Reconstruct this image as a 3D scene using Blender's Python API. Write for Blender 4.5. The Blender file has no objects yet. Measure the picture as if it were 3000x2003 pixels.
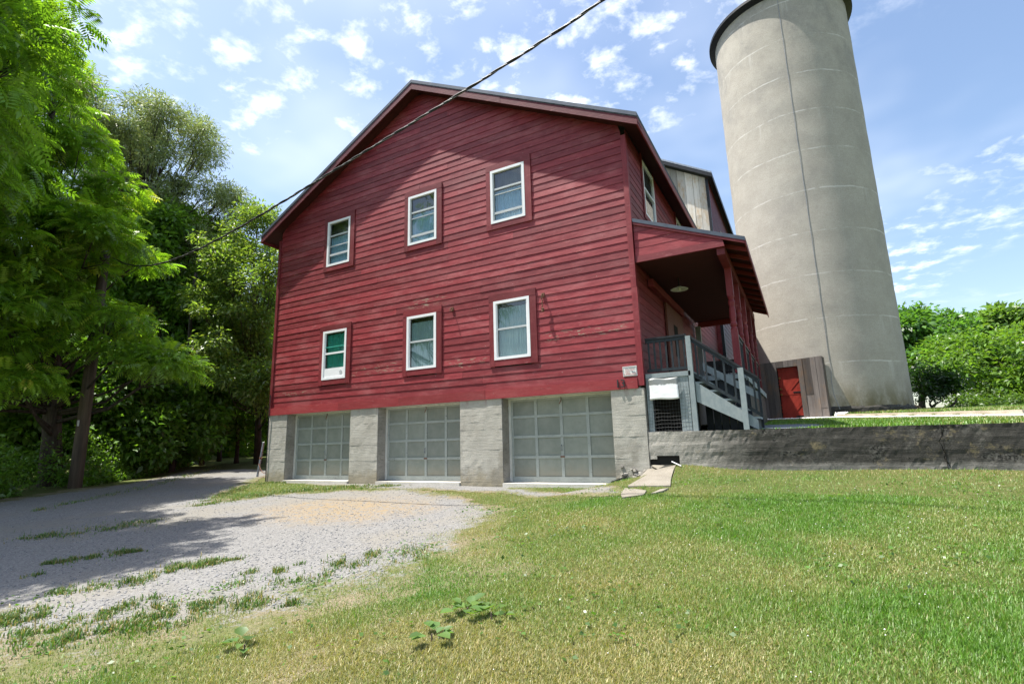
import bpy, math, random
import numpy as np
from mathutils import Vector, Matrix
rng = np.random.default_rng(11); random.seed(11)
sc = bpy.context.scene
col = sc.collection
R = math.radians

# ------------------------------------------------------------------ camera
CAM = np.array([5.1440, -10.0, 0.6030]); FPX = 1527.7; CX, CY = 1500.0, 1001.5
YAW, PIT, ROL = R(-28.732), R(11.055), R(-1.547)
_f = np.array([math.sin(YAW)*math.cos(PIT), math.cos(YAW)*math.cos(PIT), math.sin(PIT)])
_r0 = np.array([math.cos(YAW), -math.sin(YAW), 0]); _u0 = np.cross(_r0, _f)
_r = math.cos(ROL)*_r0 + math.sin(ROL)*_u0; _u = np.cross(_r, _f)
cd = bpy.data.cameras.new('camera'); cam = bpy.data.objects.new('camera', cd); col.objects.link(cam)
cd.sensor_width = 36; cd.lens = FPX/3000*36; cd.clip_end = 2000; cd.clip_start = .05
m = Matrix.Identity(4)
for i in range(3):
    m[i][0] = _r[i]; m[i][1] = _u[i]; m[i][2] = -_f[i]; m[i][3] = CAM[i]
cam.matrix_world = m; sc.camera = cam

# ------------------------------------------------------------------ sun, sky, exposure
SUN = Vector((.341, .163, -.925)).normalized()          # the way the light travels
sd = bpy.data.lights.new('sun', 'SUN'); sd.energy = 5.0; sd.angle = R(.53); sd.color = (1, .955, .88)
so = bpy.data.objects.new('sun', sd); col.objects.link(so)
so.rotation_euler = SUN.to_track_quat('-Z', 'Y').to_euler(); so.location = (-10, -5, 30)
sc.view_settings.view_transform = 'Standard'; sc.view_settings.look = 'None'
sc.view_settings.exposure = 1.08; sc.view_settings.gamma = 1
w = bpy.data.worlds.new('World'); sc.world = w; w.use_nodes = True
nt = w.node_tree; nd = nt.nodes; lk = nt.links; nd.clear()
def N(tree, t, **k):
    n = tree.nodes.new(t)
    for a, b in k.items(): setattr(n, a, b)
    return n
out = N(nt, 'ShaderNodeOutputWorld'); bg = N(nt, 'ShaderNodeBackground'); bg.inputs[1].default_value = .115
sky = N(nt, 'ShaderNodeTexSky', sky_type='NISHITA'); sky.sun_disc = False
sky.sun_elevation = R(67.7); sky.sun_rotation = R(244.5); sky.air_density = 1.15; sky.dust_density = 1.6; sky.ozone_density = 1.2
tc = N(nt, 'ShaderNodeTexCoord'); sep = N(nt, 'ShaderNodeSeparateXYZ'); lk.new(tc.outputs['Generated'], sep.inputs[0])
def wmath(op, a, b=None):
    n = N(nt, 'ShaderNodeMath', operation=op)
    for i, x in enumerate((a, b)):
        if x is None: continue
        if isinstance(x, (int, float)): n.inputs[i].default_value = x
        else: lk.new(x, n.inputs[i])
    return n.outputs[0]
zc = wmath('MAXIMUM', wmath('ADD', sep.outputs[2], .12), .06)
comb = N(nt, 'ShaderNodeCombineXYZ')
lk.new(wmath('DIVIDE', sep.outputs[0], zc), comb.inputs[0]); lk.new(wmath('DIVIDE', sep.outputs[1], zc), comb.inputs[1])
def wnoise(scale, detail, rough, off, dist=0):
    mp = N(nt, 'ShaderNodeMapping'); mp.inputs['Location'].default_value = off
    lk.new(comb.outputs[0], mp.inputs[0])
    n = N(nt, 'ShaderNodeTexNoise'); n.inputs['Scale'].default_value = scale; n.inputs['Detail'].default_value = detail
    n.inputs['Roughness'].default_value = rough; n.inputs['Distortion'].default_value = dist
    lk.new(mp.outputs[0], n.inputs[0]); return n.outputs[0]
def wrange(x, a, b):
    n = N(nt, 'ShaderNodeMapRange', interpolation_type='SMOOTHSTEP'); lk.new(x, n.inputs[0])
    n.inputs[1].default_value = a; n.inputs[2].default_value = b; return n.outputs[0]
big = wrange(wnoise(.9, 2, .5, (7.7, 2.2, 0)), .40, .58)
puff = wrange(wnoise(10.5, 6, .60, (5.3, .4, 0), .15), .45, .82)
mask = wmath('MULTIPLY', wmath('MULTIPLY', big, puff), 1.0)
veil = wmath('MULTIPLY', wrange(wnoise(.9, 4, .6, (1.0, 6.0, 0)), .40, .75), .30)
mask = wmath('MULTIPLY', wmath('MAXIMUM', mask, veil), wrange(sep.outputs[2], .01, .12))
mixc = N(nt, 'ShaderNodeMixRGB'); lk.new(mask, mixc.inputs[0]); lk.new(sky.outputs[0], mixc.inputs[1])
mixc.inputs[2].default_value = (7.6, 7.75, 7.9, 1)
lk.new(mixc.outputs[0], bg.inputs[0]); lk.new(bg.outputs[0], out.inputs[0])

# ------------------------------------------------------------------ photo pixel -> ray -> place
def ray(px, py): return _f + _r*(px-CX)/FPX - _u*(py-CY)/FPX
def onY(px, py, Y): d = ray(px, py); return CAM + d*(Y-CAM[1])/d[1]
def onX(px, py, X): d = ray(px, py); return CAM + d*(X-CAM[0])/d[0]
def onZ(px, py, Z): d = ray(px, py); return CAM + d*(Z-CAM[2])/d[2]
def onD(px, py, D): d = ray(px, py); return CAM + d*D/math.hypot(d[0], d[1])
def sst(a, b, x): t = np.clip((np.asarray(x, float)-a)/(b-a), 0, 1); return t*t*(3-2*t)
TIM_A = np.array([6.10, 8.95]); TIM_B = np.array([8.90, 3.62])      # timber edging on the upper lawn
_td = (TIM_B-TIM_A)/np.linalg.norm(TIM_B-TIM_A); _tn = np.array([-_td[1], _td[0]])  # towards the silo
def lower(x, y):
    x = np.asarray(x, float); y = np.asarray(y, float)
    kk = np.clip(-y/3.5, 0, 1); cc = .36*np.clip(-y, 0, 1)*(1-kk); rt_ = np.clip((x-(1.65-cc-3.2*kk))/(1.30+3.8*kk), 0, 1)
    a = -.29 + .35*rt_*rt_*(3-2*rt_) + .07*sst(-9.5, -14, x)
    s = .012 + .052*sst(-15, -3, x) + .036*sst(-2, 4, x)
    z = a - s*np.clip(-y, 0, 40) + .042*np.clip(y, 0, 24)
    z = z + .10*np.exp(-((x-3.2)/.55)**2-((y+.2)/.6)**2)
    return z + .012*np.sin(x*1.7+y*.9)*np.cos(y*1.3-x*.4)
def upper(x, y):
    x = np.asarray(x, float); y = np.asarray(y, float)
    s = (x-TIM_A[0])*_tn[0] + (y-TIM_A[1])*_tn[1]
    return .715 + .046*np.clip(y, 0, 18) + .03*np.clip(y-18, 0, 30) + .125*sst(-.04, .04, s)*sst(4.6, 6.1, x) - .004*np.clip(x-3, 0, 30)
def HH(x, y):
    x = np.asarray(x, float); y = np.asarray(y, float)
    k = sst(2.25, 2.42, x)*sst(.05, .17, y)
    return lower(x, y)*(1-k) + upper(x, y)*k
def onG(px, py, fn=HH):
    d = ray(px, py); t = 1.0
    for _ in range(4000):
        p = CAM + d*t
        if p[2] < fn(p[0], p[1]): break
        t += .02 if t < 30 else .1
    lo, hi = t-.1, t
    for _ in range(25):
        mid = (lo+hi)/2; p = CAM + d*mid
        if p[2] < fn(p[0], p[1]): hi = mid
        else: lo = mid
    return CAM + d*hi

# ------------------------------------------------------------------ materials
MATS = {}
class MT:
    def __init__(s, name, rough=.7, spec=.3, metal=0):
        s.m = bpy.data.materials.new(name); s.m.use_nodes = True; s.t = s.m.node_tree; MATS[name] = s.m
        s.b = s.t.nodes['Principled BSDF']; s.b.inputs['Roughness'].default_value = rough
        s.b.inputs['Specular IOR Level'].default_value = spec; s.b.inputs['Metallic'].default_value = metal
        s.pos = N(s.t, 'ShaderNodeNewGeometry').outputs['Position']
    def l(s, a, b): s.t.links.new(a, b)
    def mp(s, scale, off=(0, 0, 0), src=None):
        n = N(s.t, 'ShaderNodeMapping'); n.inputs['Scale'].default_value = scale; n.inputs['Location'].default_value = off
        s.l(src or s.pos, n.inputs[0]); return n.outputs[0]
    def noise(s, scale=5, detail=4, rough=.6, stretch=(1, 1, 1), off=(0, 0, 0), dist=0):
        n = N(s.t, 'ShaderNodeTexNoise'); n.inputs['Scale'].default_value = scale; n.inputs['Detail'].default_value = detail
        n.inputs['Roughness'].default_value = rough; n.inputs['Distortion'].default_value = dist
        s.l(s.mp(stretch, off), n.inputs[0]); return n.outputs[0]
    def voro(s, scale=20, stretch=(1, 1, 1), out='Distance', rnd=1.0):
        n = N(s.t, 'ShaderNodeTexVoronoi'); n.inputs['Scale'].default_value = scale; n.inputs['Randomness'].default_value = rnd
        s.l(s.mp(stretch), n.inputs[0]); return n.outputs[out]
    def rng(s, x, a, b, c=0, d=1, smooth=True):
        n = N(s.t, 'ShaderNodeMapRange'); n.interpolation_type = 'SMOOTHSTEP' if smooth else 'LINEAR'
        s.l(x, n.inputs[0])
        for i, v in enumerate((a, b, c, d)): n.inputs[i+1].default_value = v
        return n.outputs[0]
    def math(s, op, a, b=None):
        n = N(s.t, 'ShaderNodeMath', operation=op)
        for i, x in enumerate((a, b)):
            if x is None: continue
            if isinstance(x, (int, float)): n.inputs[i].default_value = x
            else: s.l(x, n.inputs[i])
        return n.outputs[0]
    def mix(s, fac, a, b, mode='MIX'):
        n = N(s.t, 'ShaderNodeMixRGB', blend_type=mode)
        for i, x in enumerate((fac, a, b)):
            if isinstance(x, (int, float)): n.inputs[i].default_value = x
            elif isinstance(x, tuple): n.inputs[i].default_value = (*x, 1)
            else: s.l(x, n.inputs[i])
        return n.outputs[0]
    def xyz(s):
        n = N(s.t, 'ShaderNodeSeparateXYZ'); s.l(s.pos, n.inputs[0]); return n.outputs
    def rand(s): return N(s.t, 'ShaderNodeObjectInfo').outputs['Random']
    def vary(s, c, amt):
        k = s.rng(s.rand(), 0, 1, 1-amt, 1+amt, False)
        n = N(s.t, 'ShaderNodeVectorMath', operation='SCALE'); s.l(c, n.inputs[0]); s.l(k, n.inputs['Scale']); return n.outputs[0]
    def color(s, c):
        if isinstance(c, tuple): s.b.inputs['Base Color'].default_value = (*c, 1)
        else: s.l(c, s.b.inputs['Base Color'])
    def bump(s, h, strength=.3, dist=.01):
        n = N(s.t, 'ShaderNodeBump'); n.inputs['Strength'].default_value = strength; n.inputs['Distance'].default_value = dist
        s.l(h, n.inputs['Height']); s.l(n.outputs[0], s.b.inputs['Normal'])

def red_paint(name, axis, peel=None, lo=(.175, .015, .021), hi=(.262, .036, .042), faded=(.31, .090, .094)):
    t = MT(name, .55, .35)
    st = {'x': (1, 1, 9), 'y': (1, 1, 9), 'z': (9, 9, 1)}[axis]
    c = t.mix(t.rng(t.noise(2.2, 5, .65, st), .35, .7), lo, hi)
    c = t.mix(t.rng(t.noise(1.1, 6, .7, (1, 1, 2.5), (7, 3, 1)), .46, .72, 0, .65), c, faded)
    c = t.mix(t.rng(t.noise(7, 5, .75, st, (2, 9, 4)), .52, .72, 0, .7), c, (.075, .006, .010))
    c = t.mix(t.rng(t.noise(3.2, 6, .75, (1, 1, 3), (6, 2, 9)), .58, .70, 0, .45), c, (.36, .13, .13))
    knots = t.rng(t.voro(2.6, (1, 1, 2)), .03, .07, 1, 0)
    c = t.mix(t.math('MULTIPLY', knots, .35), c, (.13, .012, .012))
    c = t.vary(c, .24)
    if peel:
        pm = t.rng(t.noise(14, 6, .75, {'x': (.35, 1, 2.2), 'y': (1, .35, 2.2), 'z': (2, 2, .4)}[axis], (4, 4, 4)), peel, peel+.035)
        pc = t.mix(t.noise(60, 3), (.17, .12, .085), (.38, .32, .235))
        px_, py_, pz_ = t.xyz(); tot = None
        for x0, x1, z0, z1 in ((-5.35, -3.5, 2.46, 2.72), (-3.35, -2.15, 4.0, 4.26), (.3, 2.35, 2.72, 2.95), (-8.2, -6.55, 2.1, 2.24), (-2.2, -.95, 2.36, 2.6)):
            k_ = t.math('MULTIPLY', t.math('MULTIPLY', t.rng(px_, x0-.1, x0+.25), t.rng(px_, x1-.25, x1+.1, 1, 0)), t.math('MULTIPLY', t.rng(pz_, z0-.03, z0+.05), t.rng(pz_, z1-.05, z1+.03, 1, 0)))
            tot = k_ if tot is None else t.math('MAXIMUM', tot, k_)
        c = t.mix(t.math('MULTIPLY', pm, tot), c, pc)
    spot = t.rng(t.noise(23, 3, .6, (1.3, 1, .8), (1, 5, 2)), .735, .76)
    c = t.mix(t.math('MULTIPLY', spot, .8), c, (.55, .47, .45))
    t.color(c)
    g = t.noise(14, 5, .65, {'x': (.25, 1, 5), 'y': (1, .25, 5), 'z': (5, 5, .25)}[axis])
    t.bump(g, .35, .006)
    return t.m
red_paint('red_clap', 'x', .565); red_paint('red_side', 'y', None, (.14, .012, .015), (.19, .022, .025), (.22, .05, .05))
red_paint('red_trim', 'x', None, (.150, .013, .018), (.20, .023, .028), (.25, .055, .06)); red_paint('red_trim_v', 'z', None, (.150, .013, .018), (.20, .023, .028), (.25, .055, .06))
red_paint('red_rake', 'x', None, (.085, .007, .012), (.12, .012, .018), (.16, .03, .035)); red_paint('red_band', 'x', None, (.24, .025, .029), (.28, .036, .040), (.31, .07, .07))
def simple(name, c1, c2, scale=6, stretch=(1, 1, 1), rough=.6, spec=.3, bump=.15, bs=40, metal=0, vary=0, bd=.005):
    t = MT(name, rough, spec, metal)
    c = t.mix(t.rng(t.noise(scale, 5, .65, stretch), .3, .7), c1, c2)
    if vary: c = t.vary(c, vary)
    t.color(c)
    if bump: t.bump(t.noise(bs, 4, .6, stretch), bump, bd)
    return t.m
simple('white_vinyl', (.74, .75, .77), (.80, .81, .82), 3, rough=.35, bump=0)
simple('sash_grey', (.42, .45, .46), (.50, .52, .53), 4, rough=.4, bump=0)
simple('screen_dark', (.09, .095, .095), (.12, .125, .12), 30, rough=.9, bump=0)
simple('brown_door', (.13, .045, .03), (.17, .06, .042), 4, (6, 6, .5))
simple('black_paint', (.007, .008, .010), (.022, .024, .027), 14, (1, 1, 2), rough=.45, bump=.2)
simple('blue_grey_paint', (.205, .245, .255), (.27, .305, .31), 7, (2, 2, 1), rough=.65, bump=.2, vary=.08)
simple('blue_rail_paint', (.009, .014, .018), (.022, .030, .036), 9, (2, 2, 1), rough=.5, bump=.2, vary=.1)
simple('off_white_trim', (.52, .52, .48), (.66, .66, .62), 9, (1, 1, .5), rough=.6)
simple('black_metal', (.008, .008, .009), (.02, .02, .02), 20, rough=.35, spec=.5)
simple('galv', (.20, .22, .24), (.34, .36, .38), 12, rough=.42, metal=.7, bump=.1)
simple('rust', (.10, .045, .03), (.22, .11, .07), 40, rough=.85)
simple('brass', (.5, .33, .12), (.55, .38, .16), 10, rough=.35, metal=1, bump=0)
simple('rubber', (.012, .012, .013), (.03, .03, .03), 8, rough=.5)
simple('void_shade', (.010, .009, .008), (.02, .018, .015), 3, rough=.9, bump=0)  # near-black colour standing in for the shade inside openings and gaps
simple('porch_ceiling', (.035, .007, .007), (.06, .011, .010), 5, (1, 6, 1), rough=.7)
simple('asphalt_shingle', (.05, .055, .065), (.10, .105, .12), 25, rough=.9, bump=.4, bs=120)
simple('drip_edge', (.06, .075, .10), (.09, .105, .13), 4, rough=.5, metal=.3, bump=0)
simple('enamel', (.62, .62, .55), (.68, .68, .6), 4, rough=.3, bump=0)
simple('white_stone', (.66, .65, .62), (.84, .83, .80), 9, rough=.8, bump=.2, vary=.1)
simple('timber', (.34, .29, .22), (.50, .44, .35), 5, (.4, .4, 6), rough=.85, bump=.4, bs=30)
simple('wire_mesh', (.05, .055, .055), (.10, .10, .10), 10, rough=.6, metal=.2, bump=0)
simple('pipe_white', (.6, .6, .62), (.72, .72, .74), 8, rough=.4, bump=0)
simple('red_door', (.22, .022, .013), (.28, .032, .02), 3, (4, 4, 1), rough=.5, bump=.15, vary=.08)
simple('cable_black', (.012, .012, .013), (.03, .03, .032), 30, rough=.5, bump=0)
simple('cable_alu', (.18, .18, .18), (.30, .30, .30), 30, rough=.45, metal=.6, bump=0)
simple('curtain_green', (.04, .34, .26), (.07, .46, .35), 3, (22, 1, .6), rough=.9, bump=0)
simple('curtain_grey', (.30, .41, .40), (.38, .50, .49), 3, (26, 1, .6), rough=.9, bump=0)
simple('curtain_blue', (.30, .47, .62), (.38, .56, .72), 4, (9, 1, 5), rough=.9, bump=0)
simple('interior_brown', (.13, .12, .11), (.18, .165, .15), 3, (8, 1, 1), rough=.9, bump=0)
simple('sticker_white', (.74, .74, .70), (.80, .80, .77), 8, rough=.5, bump=0)
simple('print_red', (.45, .05, .06), (.5, .08, .08), 30, rough=.6, bump=0)
simple('print_dark', (.03, .03, .06), (.06, .06, .10), 30, rough=.6, bump=0)
# glass: clear pane with a real surface reflection
t = MT('glass_pane'); tr = N(t.t, 'ShaderNodeBsdfTransparent'); tr.inputs[0].default_value = (.86, .9, .9, 1)
gl = N(t.t, 'ShaderNodeBsdfGlossy'); gl.inputs['Roughness'].default_value = .02
lw = N(t.t, 'ShaderNodeLayerWeight'); lw.inputs[0].default_value = .5
fk = t.math('ADD', t.math('MULTIPLY', t.math('POWER', lw.outputs['Facing'], 4.0), .85), .07)
mx = N(t.t, 'ShaderNodeMixShader'); t.l(fk, mx.inputs[0]); t.l(tr.outputs[0], mx.inputs[1]); t.l(gl.outputs[0], mx.inputs[2])
t.l(mx.outputs[0], t.t.nodes['Material Output'].inputs[0])
# crumpled white plastic sheet with a glossy bare end
t = MT('plastic_sheet', .22, .5); z = t.xyz()[2]
t.color(t.mix(t.rng(t.math('ADD', z, t.math('MULTIPLY', t.noise(9, 3), .10)), 1.665, 1.69), (.80, .80, .80), (.20, .21, .20)))
t.bump(t.noise(5, 2, .4, (1, 1, 2.2)), .25, .02)
# garage door paint: grey green, worn along the joints
t = MT('garage_paint', .6, .3)
c = t.mix(t.rng(t.noise(3, 5, .7), .3, .7), (.205, .225, .195), (.27, .285, .25))
c = t.mix(t.rng(t.noise(5, 6, .75, (.6, 1, 3), (3, 1, 2)), .56, .76, 0, .6), c, (.30, .285, .235))
gzv = t.xyz()[2]; mud = t.rng(t.math('ADD', gzv, t.math('MULTIPLY', t.math('SUBTRACT', t.noise(4, 6, .75, off=(5, 5, 2)), .5), .5)), -.18, .25, .75, 0)
c = t.mix(mud, c, (.24, .215, .165))
t.color(t.vary(c, .10)); t.bump(t.noise(30, 5, .7, (.5, 1, 4)), .3, .006)
t = MT('garage_rail_paint', .6, .3)
c = t.mix(t.rng(t.noise(4, 5, .7), .3, .7), (.30, .325, .305), (.37, .395, .37))
c = t.mix(t.rng(t.noise(18, 6, .8, (.5, 1, 2.5), (3, 1, 2)), .57, .68, 0, .85), c, (.05, .055, .055))
t.color(c); t.bump(t.noise(30, 5, .7, (.5, 1, 4)), .3, .006)
# concretes
def concrete(name, c1, c2, c3, form=.2, stain=None, rough_bump=.6, pits=True):
    t = MT(name, .9, .2)
    c = t.mix(t.rng(t.noise(1.7, 6, .65), .3, .7), c1, c2)
    c = t.mix(t.rng(t.noise(9, 6, .75, (.5, .5, 2)), .48, .75, 0, .7), c, c3)
    sp = t.rng(t.noise(95, 3, .7), .36, .64, .72, 1.22, False)
    n = N(t.t, 'ShaderNodeVectorMath', operation='SCALE'); t.l(c, n.inputs[0]); t.l(sp, n.inputs['Scale']); c = n.outputs[0]
    hs = t.math('MULTIPLY', t.noise(55, 6, .75), .6)
    hh = t.math('ADD', hs, t.noise(7, 6, .7, (.4, .4, 3)))
    if pits: hh = t.math('SUBTRACT', hh, t.math('MULTIPLY', t.rng(t.noise(26, 2, .5), .66, .72), .8))
    if stain: c = stain(t, c)
    t.color(c); t.bump(hh, rough_bump, .012)
    return t.m
def pier_stain(t, c):
    x, y, z = t.xyz(); n1 = t.noise(3.5, 6, .7, (1, 1, .8), (2, 2, 5))
    low = t.rng(t.math('ADD', z, t.math('MULTIPLY', t.math('SUBTRACT', n1, .5), .7)), -.20, .16, 1, 0)
    c = t.mix(t.math('MULTIPLY', low, .65), c, (.25, .205, .125))
    damp = t.math('MULTIPLY', t.rng(t.noise(1.6, 5, .6, (1, 1, 1), (6, 1, 3)), .56, .62), t.rng(z, .3, .9, 1, 0))
    c = t.mix(t.math('MULTIPLY', damp, .5), c, (.19, .175, .145))
    top = t.math('MULTIPLY', t.rng(z, 1.40, 1.60), t.rng(t.noise(4, 4, .6, (2, 1, .5), (3, 3, 3)), .5, .62)); return t.mix(t.math('MULTIPLY', top, .5), c, (.26, .15, .14))
concrete('pier_concrete', (.36, .34, .295), (.46, .44, .39), (.27, .25, .21), stain=pier_stain)
concrete('pier_return', (.22, .205, .18), (.34, .32, .29), (.12, .11, .095), rough_bump=1.0)
concrete('sill_concrete', (.50, .475, .42), (.60, .575, .52), (.42, .39, .33), rough_bump=.25)
concrete('slab_stone', (.20, .18, .148), (.25, .228, .19), (.17, .145, .11), rough_bump=.25, pits=False)
def wall_stain(t, c):
    x, y, z = t.xyz()
    nx = t.math('ADD', x, t.math('MULTIPLY', t.noise(1.3, 5, .7), 1.6))
    clean = t.rng(nx, 3.7, 5.3)
    dn = t.rng(t.noise(1.2, 7, .75, (1, 1, .7), (4, 2, 8)), .26, .46, .45, 1)
    zz = t.rng(t.math('ADD', z, t.math('MULTIPLY', t.noise(3, 5, .7, (1, 1, .4)), .5)), .20, .46, .25, 1)
    k = t.math('MULTIPLY', t.math('MULTIPLY', clean, dn), zz)
    c = t.mix(t.math('MULTIPLY', k, .96), c, t.mix(t.noise(5, 6, .7, (2, 2, .6)), (.012, .012, .011), (.062, .058, .050)))
    agg = t.math('MULTIPLY', t.rng(t.noise(1.5, 5, .7, (.8, .8, 1.8), (3, 3, 3)), .50, .66, 0, .75), clean)
    vc = t.voro(42, out='Color'); bwn = N(t.t, 'ShaderNodeRGBToBW'); t.l(vc, bwn.inputs[0])
    c = t.mix(agg, c, t.mix(t.rng(bwn.outputs[0], .25, .8), (.010, .010, .010), (.13, .125, .11)))
    lt = t.rng(z, .10, .20, .55, 0); c = t.mix(t.math('MULTIPLY', lt, clean), c, (.17, .165, .15))
    ochre = t.rng(t.noise(3.5, 6, .75, (1, 1, 1.2), (9, 9, 1)), .56, .68, 0, .6)
    return t.mix(ochre, c, (.22, .18, .10))
concrete('wall_concrete', (.30, .285, .25), (.38, .36, .32), (.20, .185, .155), stain=wall_stain, rough_bump=.9)
def silo_stain(t, c):
    x, y, z = t.xyz()
    zr = t.math('ADD', z, t.math('MULTIPLY', t.noise(1.1, 5, .7, (1, 1, .3)), .14))
    fr = t.math('FRACT', t.math('DIVIDE', t.math('SUBTRACT', zr, 1.48), 1.5))
    brk = t.rng(t.noise(1.6, 4, .7, (1, 1, .8), (2, 2, 2)), .38, .62)
    line = t.math('MULTIPLY', t.math('ADD', t.rng(fr, .0, .022, 1, 0), t.rng(fr, .978, .995, 0, 1)), brk)
    drip = t.math('MULTIPLY', t.math('MULTIPLY', t.rng(fr, .45, 1.0, 0, 1), t.rng(t.noise(2.6, 5, .7, (1, 1, .06), (5, 5, 5)), .56, .74)), .55)
    c = t.mix(t.rng(t.noise(.55, 6, .7, (1, 1, .9), (3, 8, 2)), .50, .74, 0, .35), c, (.19, .185, .175))
    hi = t.math('MULTIPLY', t.rng(z, 9.5, 15.5), t.rng(t.noise(.8, 7, .75, (1, 1, .8), (1, 2, 7)), .44, .66))
    c = t.mix(t.math('MULTIPLY', hi, .42), c, (.17, .17, .17))
    c = t.mix(t.math('MULTIPLY', t.rng(z, 1.4, 2.6, 1, 0), t.rng(t.noise(2.2, 6, .7, (1, 1, .5)), .3, .6)), c, (.17, .145, .085))
    c = t.mix(t.math('MULTIPLY', t.math('MINIMUM', t.math('ADD', line, drip), 1.0), .75), c, (.64, .62, .58))
    return c
concrete('silo_concrete', (.375, .348, .298), (.425, .397, .342), (.34, .312, .262), stain=silo_stain, rough_bump=.35)
# weathered planks
def plank(name, cs, vary=.42):
    t = MT(name, .9, .15)
    c = t.mix(t.rng(t.noise(2.4, 6, .7, (5, 5, .35)), .3, .7), cs[0], cs[1])
    c = t.mix(t.rng(t.noise(1.1, 6, .75, (2, 2, .8), (5, 1, 8)), .48, .70, 0, .9), c, cs[2])
    c = t.mix(t.rng(t.noise(9, 6, .8, (6, 6, .3), (1, 1, 1)), .58, .70, 0, .8), c, cs[3])
    t.color(t.vary(c, vary)); t.bump(t.noise(20, 6, .7, (6, 6, .25)), .6, .01)
plank('plank_pale', ((.46, .43, .37), (.56, .53, .47), (.40, .27, .14), (.14, .12, .10)))
plank('plank_grey', ((.105, .092, .085), (.165, .145, .135), (.21, .135, .085), (.045, .037, .033)))
simple('pole_wood', (.075, .058, .045), (.14, .11, .085), 3, (4, 4, .3), rough=.9, bump=.6, bs=25, bd=.02)
simple('bark', (.035, .029, .023), (.085, .07, .055), 5, (3, 3, .5), rough=.95, bump=.9, bs=18, bd=.03)
# ground
t = MT('soil_lawn', .95, .1)
c = t.mix(t.rng(t.noise(.45, 6, .7), .36, .62), (.055, .095, .018), (.12, .12, .042))
c = t.mix(t.rng(t.noise(7, 5, .7), .3, .72), c, (.055, .08, .018))
t.color(t.mix(t.rng(t.noise(55, 4, .7), .35, .7, 0, .35), c, (.22, .19, .09))); t.bump(t.noise(45, 5, .7), .9, .03)
t = MT('drive_gravel', .95, .15)
v = t.voro(62, out='Color'); vd = t.voro(62)
bw = N(t.t, 'ShaderNodeRGBToBW'); t.l(v, bw.inputs[0])
c = t.mix(bw.outputs[0], (.105, .104, .103), (.262, .256, .245))
c = t.mix(t.rng(t.noise(.35, 5, .65, off=(3, 1, 0)), .45, .62, 0, .65), c, (.20, .185, .155))
x, y, z = t.xyz()
dx = t.math('DIVIDE', t.math('ADD', x, 2.3), 2.4); dy = t.math('DIVIDE', t.math('ADD', y, 2.9), 1.7)
ell = t.math('SQRT', t.math('ADD', t.math('MULTIPLY', dx, dx), t.math('MULTIPLY', dy, dy)))
straw = t.math('MULTIPLY', t.rng(t.math('ADD', ell, t.math('MULTIPLY', t.noise(1.8, 5, .7), 1.1)), .85, 1.55, 1, 0), t.rng(t.noise(12, 6, .8), .40, .58))
c = t.mix(t.math('MULTIPLY', straw, .8), c, (.27, .195, .10))
ea = N(t.t, 'ShaderNodeAttribute', attribute_name='Col').outputs['Fac']
en = t.math('ADD', ea, t.math('ADD', t.math('MULTIPLY', t.math('SUBTRACT', t.noise(3.2, 7, .75, off=(2, 6, 1)), .5), 1.0), t.math('MULTIPLY', t.math('SUBTRACT', t.noise(24, 6, .8, off=(4, 1, 1)), .5), .9)))
dirt = t.mix(t.rng(t.noise(1.3, 6, .7, off=(8, 2, 2)), .38, .62), t.mix(t.rng(t.noise(60, 5, .8), .35, .65), (.11, .09, .058), (.25, .21, .14)), t.mix(t.rng(t.noise(45, 5, .8), .35, .65), (.05, .075, .018), (.15, .15, .06)))
c = t.mix(t.rng(en, .40, .56), c, dirt)
t.color(c); t.bump(vd, .6, .008)
simple('gravel_stone', (.12, .122, .13), (.30, .298, .295), 30, rough=.9, bump=.2)
simple('blue_gravel', (.10, .115, .145), (.22, .24, .27), 60, rough=.85, bump=.8, bs=50, bd=.03)
# leaves and grass: colour per leaf, light passing through
def leaf_mat(name, trans=.45, gloss=.10, tmul=(1.25, 1.35, .55), rough=.42):
    mm = bpy.data.materials.new(name); mm.use_nodes = True; tt = mm.node_tree; tt.nodes.clear(); MATS[name] = mm
    o = N(tt, 'ShaderNodeOutputMaterial'); at = N(tt, 'ShaderNodeAttribute', attribute_name='Col')
    df = N(tt, 'ShaderNodeBsdfDiffuse'); tl = N(tt, 'ShaderNodeBsdfTranslucent'); g = N(tt, 'ShaderNodeBsdfGlossy')
    g.inputs['Roughness'].default_value = rough
    vm = N(tt, 'ShaderNodeVectorMath', operation='MULTIPLY'); vm.inputs[1].default_value = tmul
    tt.links.new(at.outputs['Color'], df.inputs[0]); tt.links.new(at.outputs['Color'], vm.inputs[0]); tt.links.new(vm.outputs[0], tl.inputs[0])
    m1 = N(tt, 'ShaderNodeMixShader'); m1.inputs[0].default_value = trans
    tt.links.new(df.outputs[0], m1.inputs[1]); tt.links.new(tl.outputs[0], m1.inputs[2])
    m2 = N(tt, 'ShaderNodeMixShader'); m2.inputs[0].default_value = gloss
    tt.links.new(m1.outputs[0], m2.inputs[1]); tt.links.new(g.outputs[0], m2.inputs[2]); tt.links.new(m2.outputs[0], o.inputs[0])
leaf_mat('leaf', .5, .045, (1.35, 1.4, .5)); leaf_mat('leaf_willow', .35, .10, (1.1, 1.15, .7), .5); leaf_mat('grass_blade', .35, .05, (1.2, 1.25, .6), .5)

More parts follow.
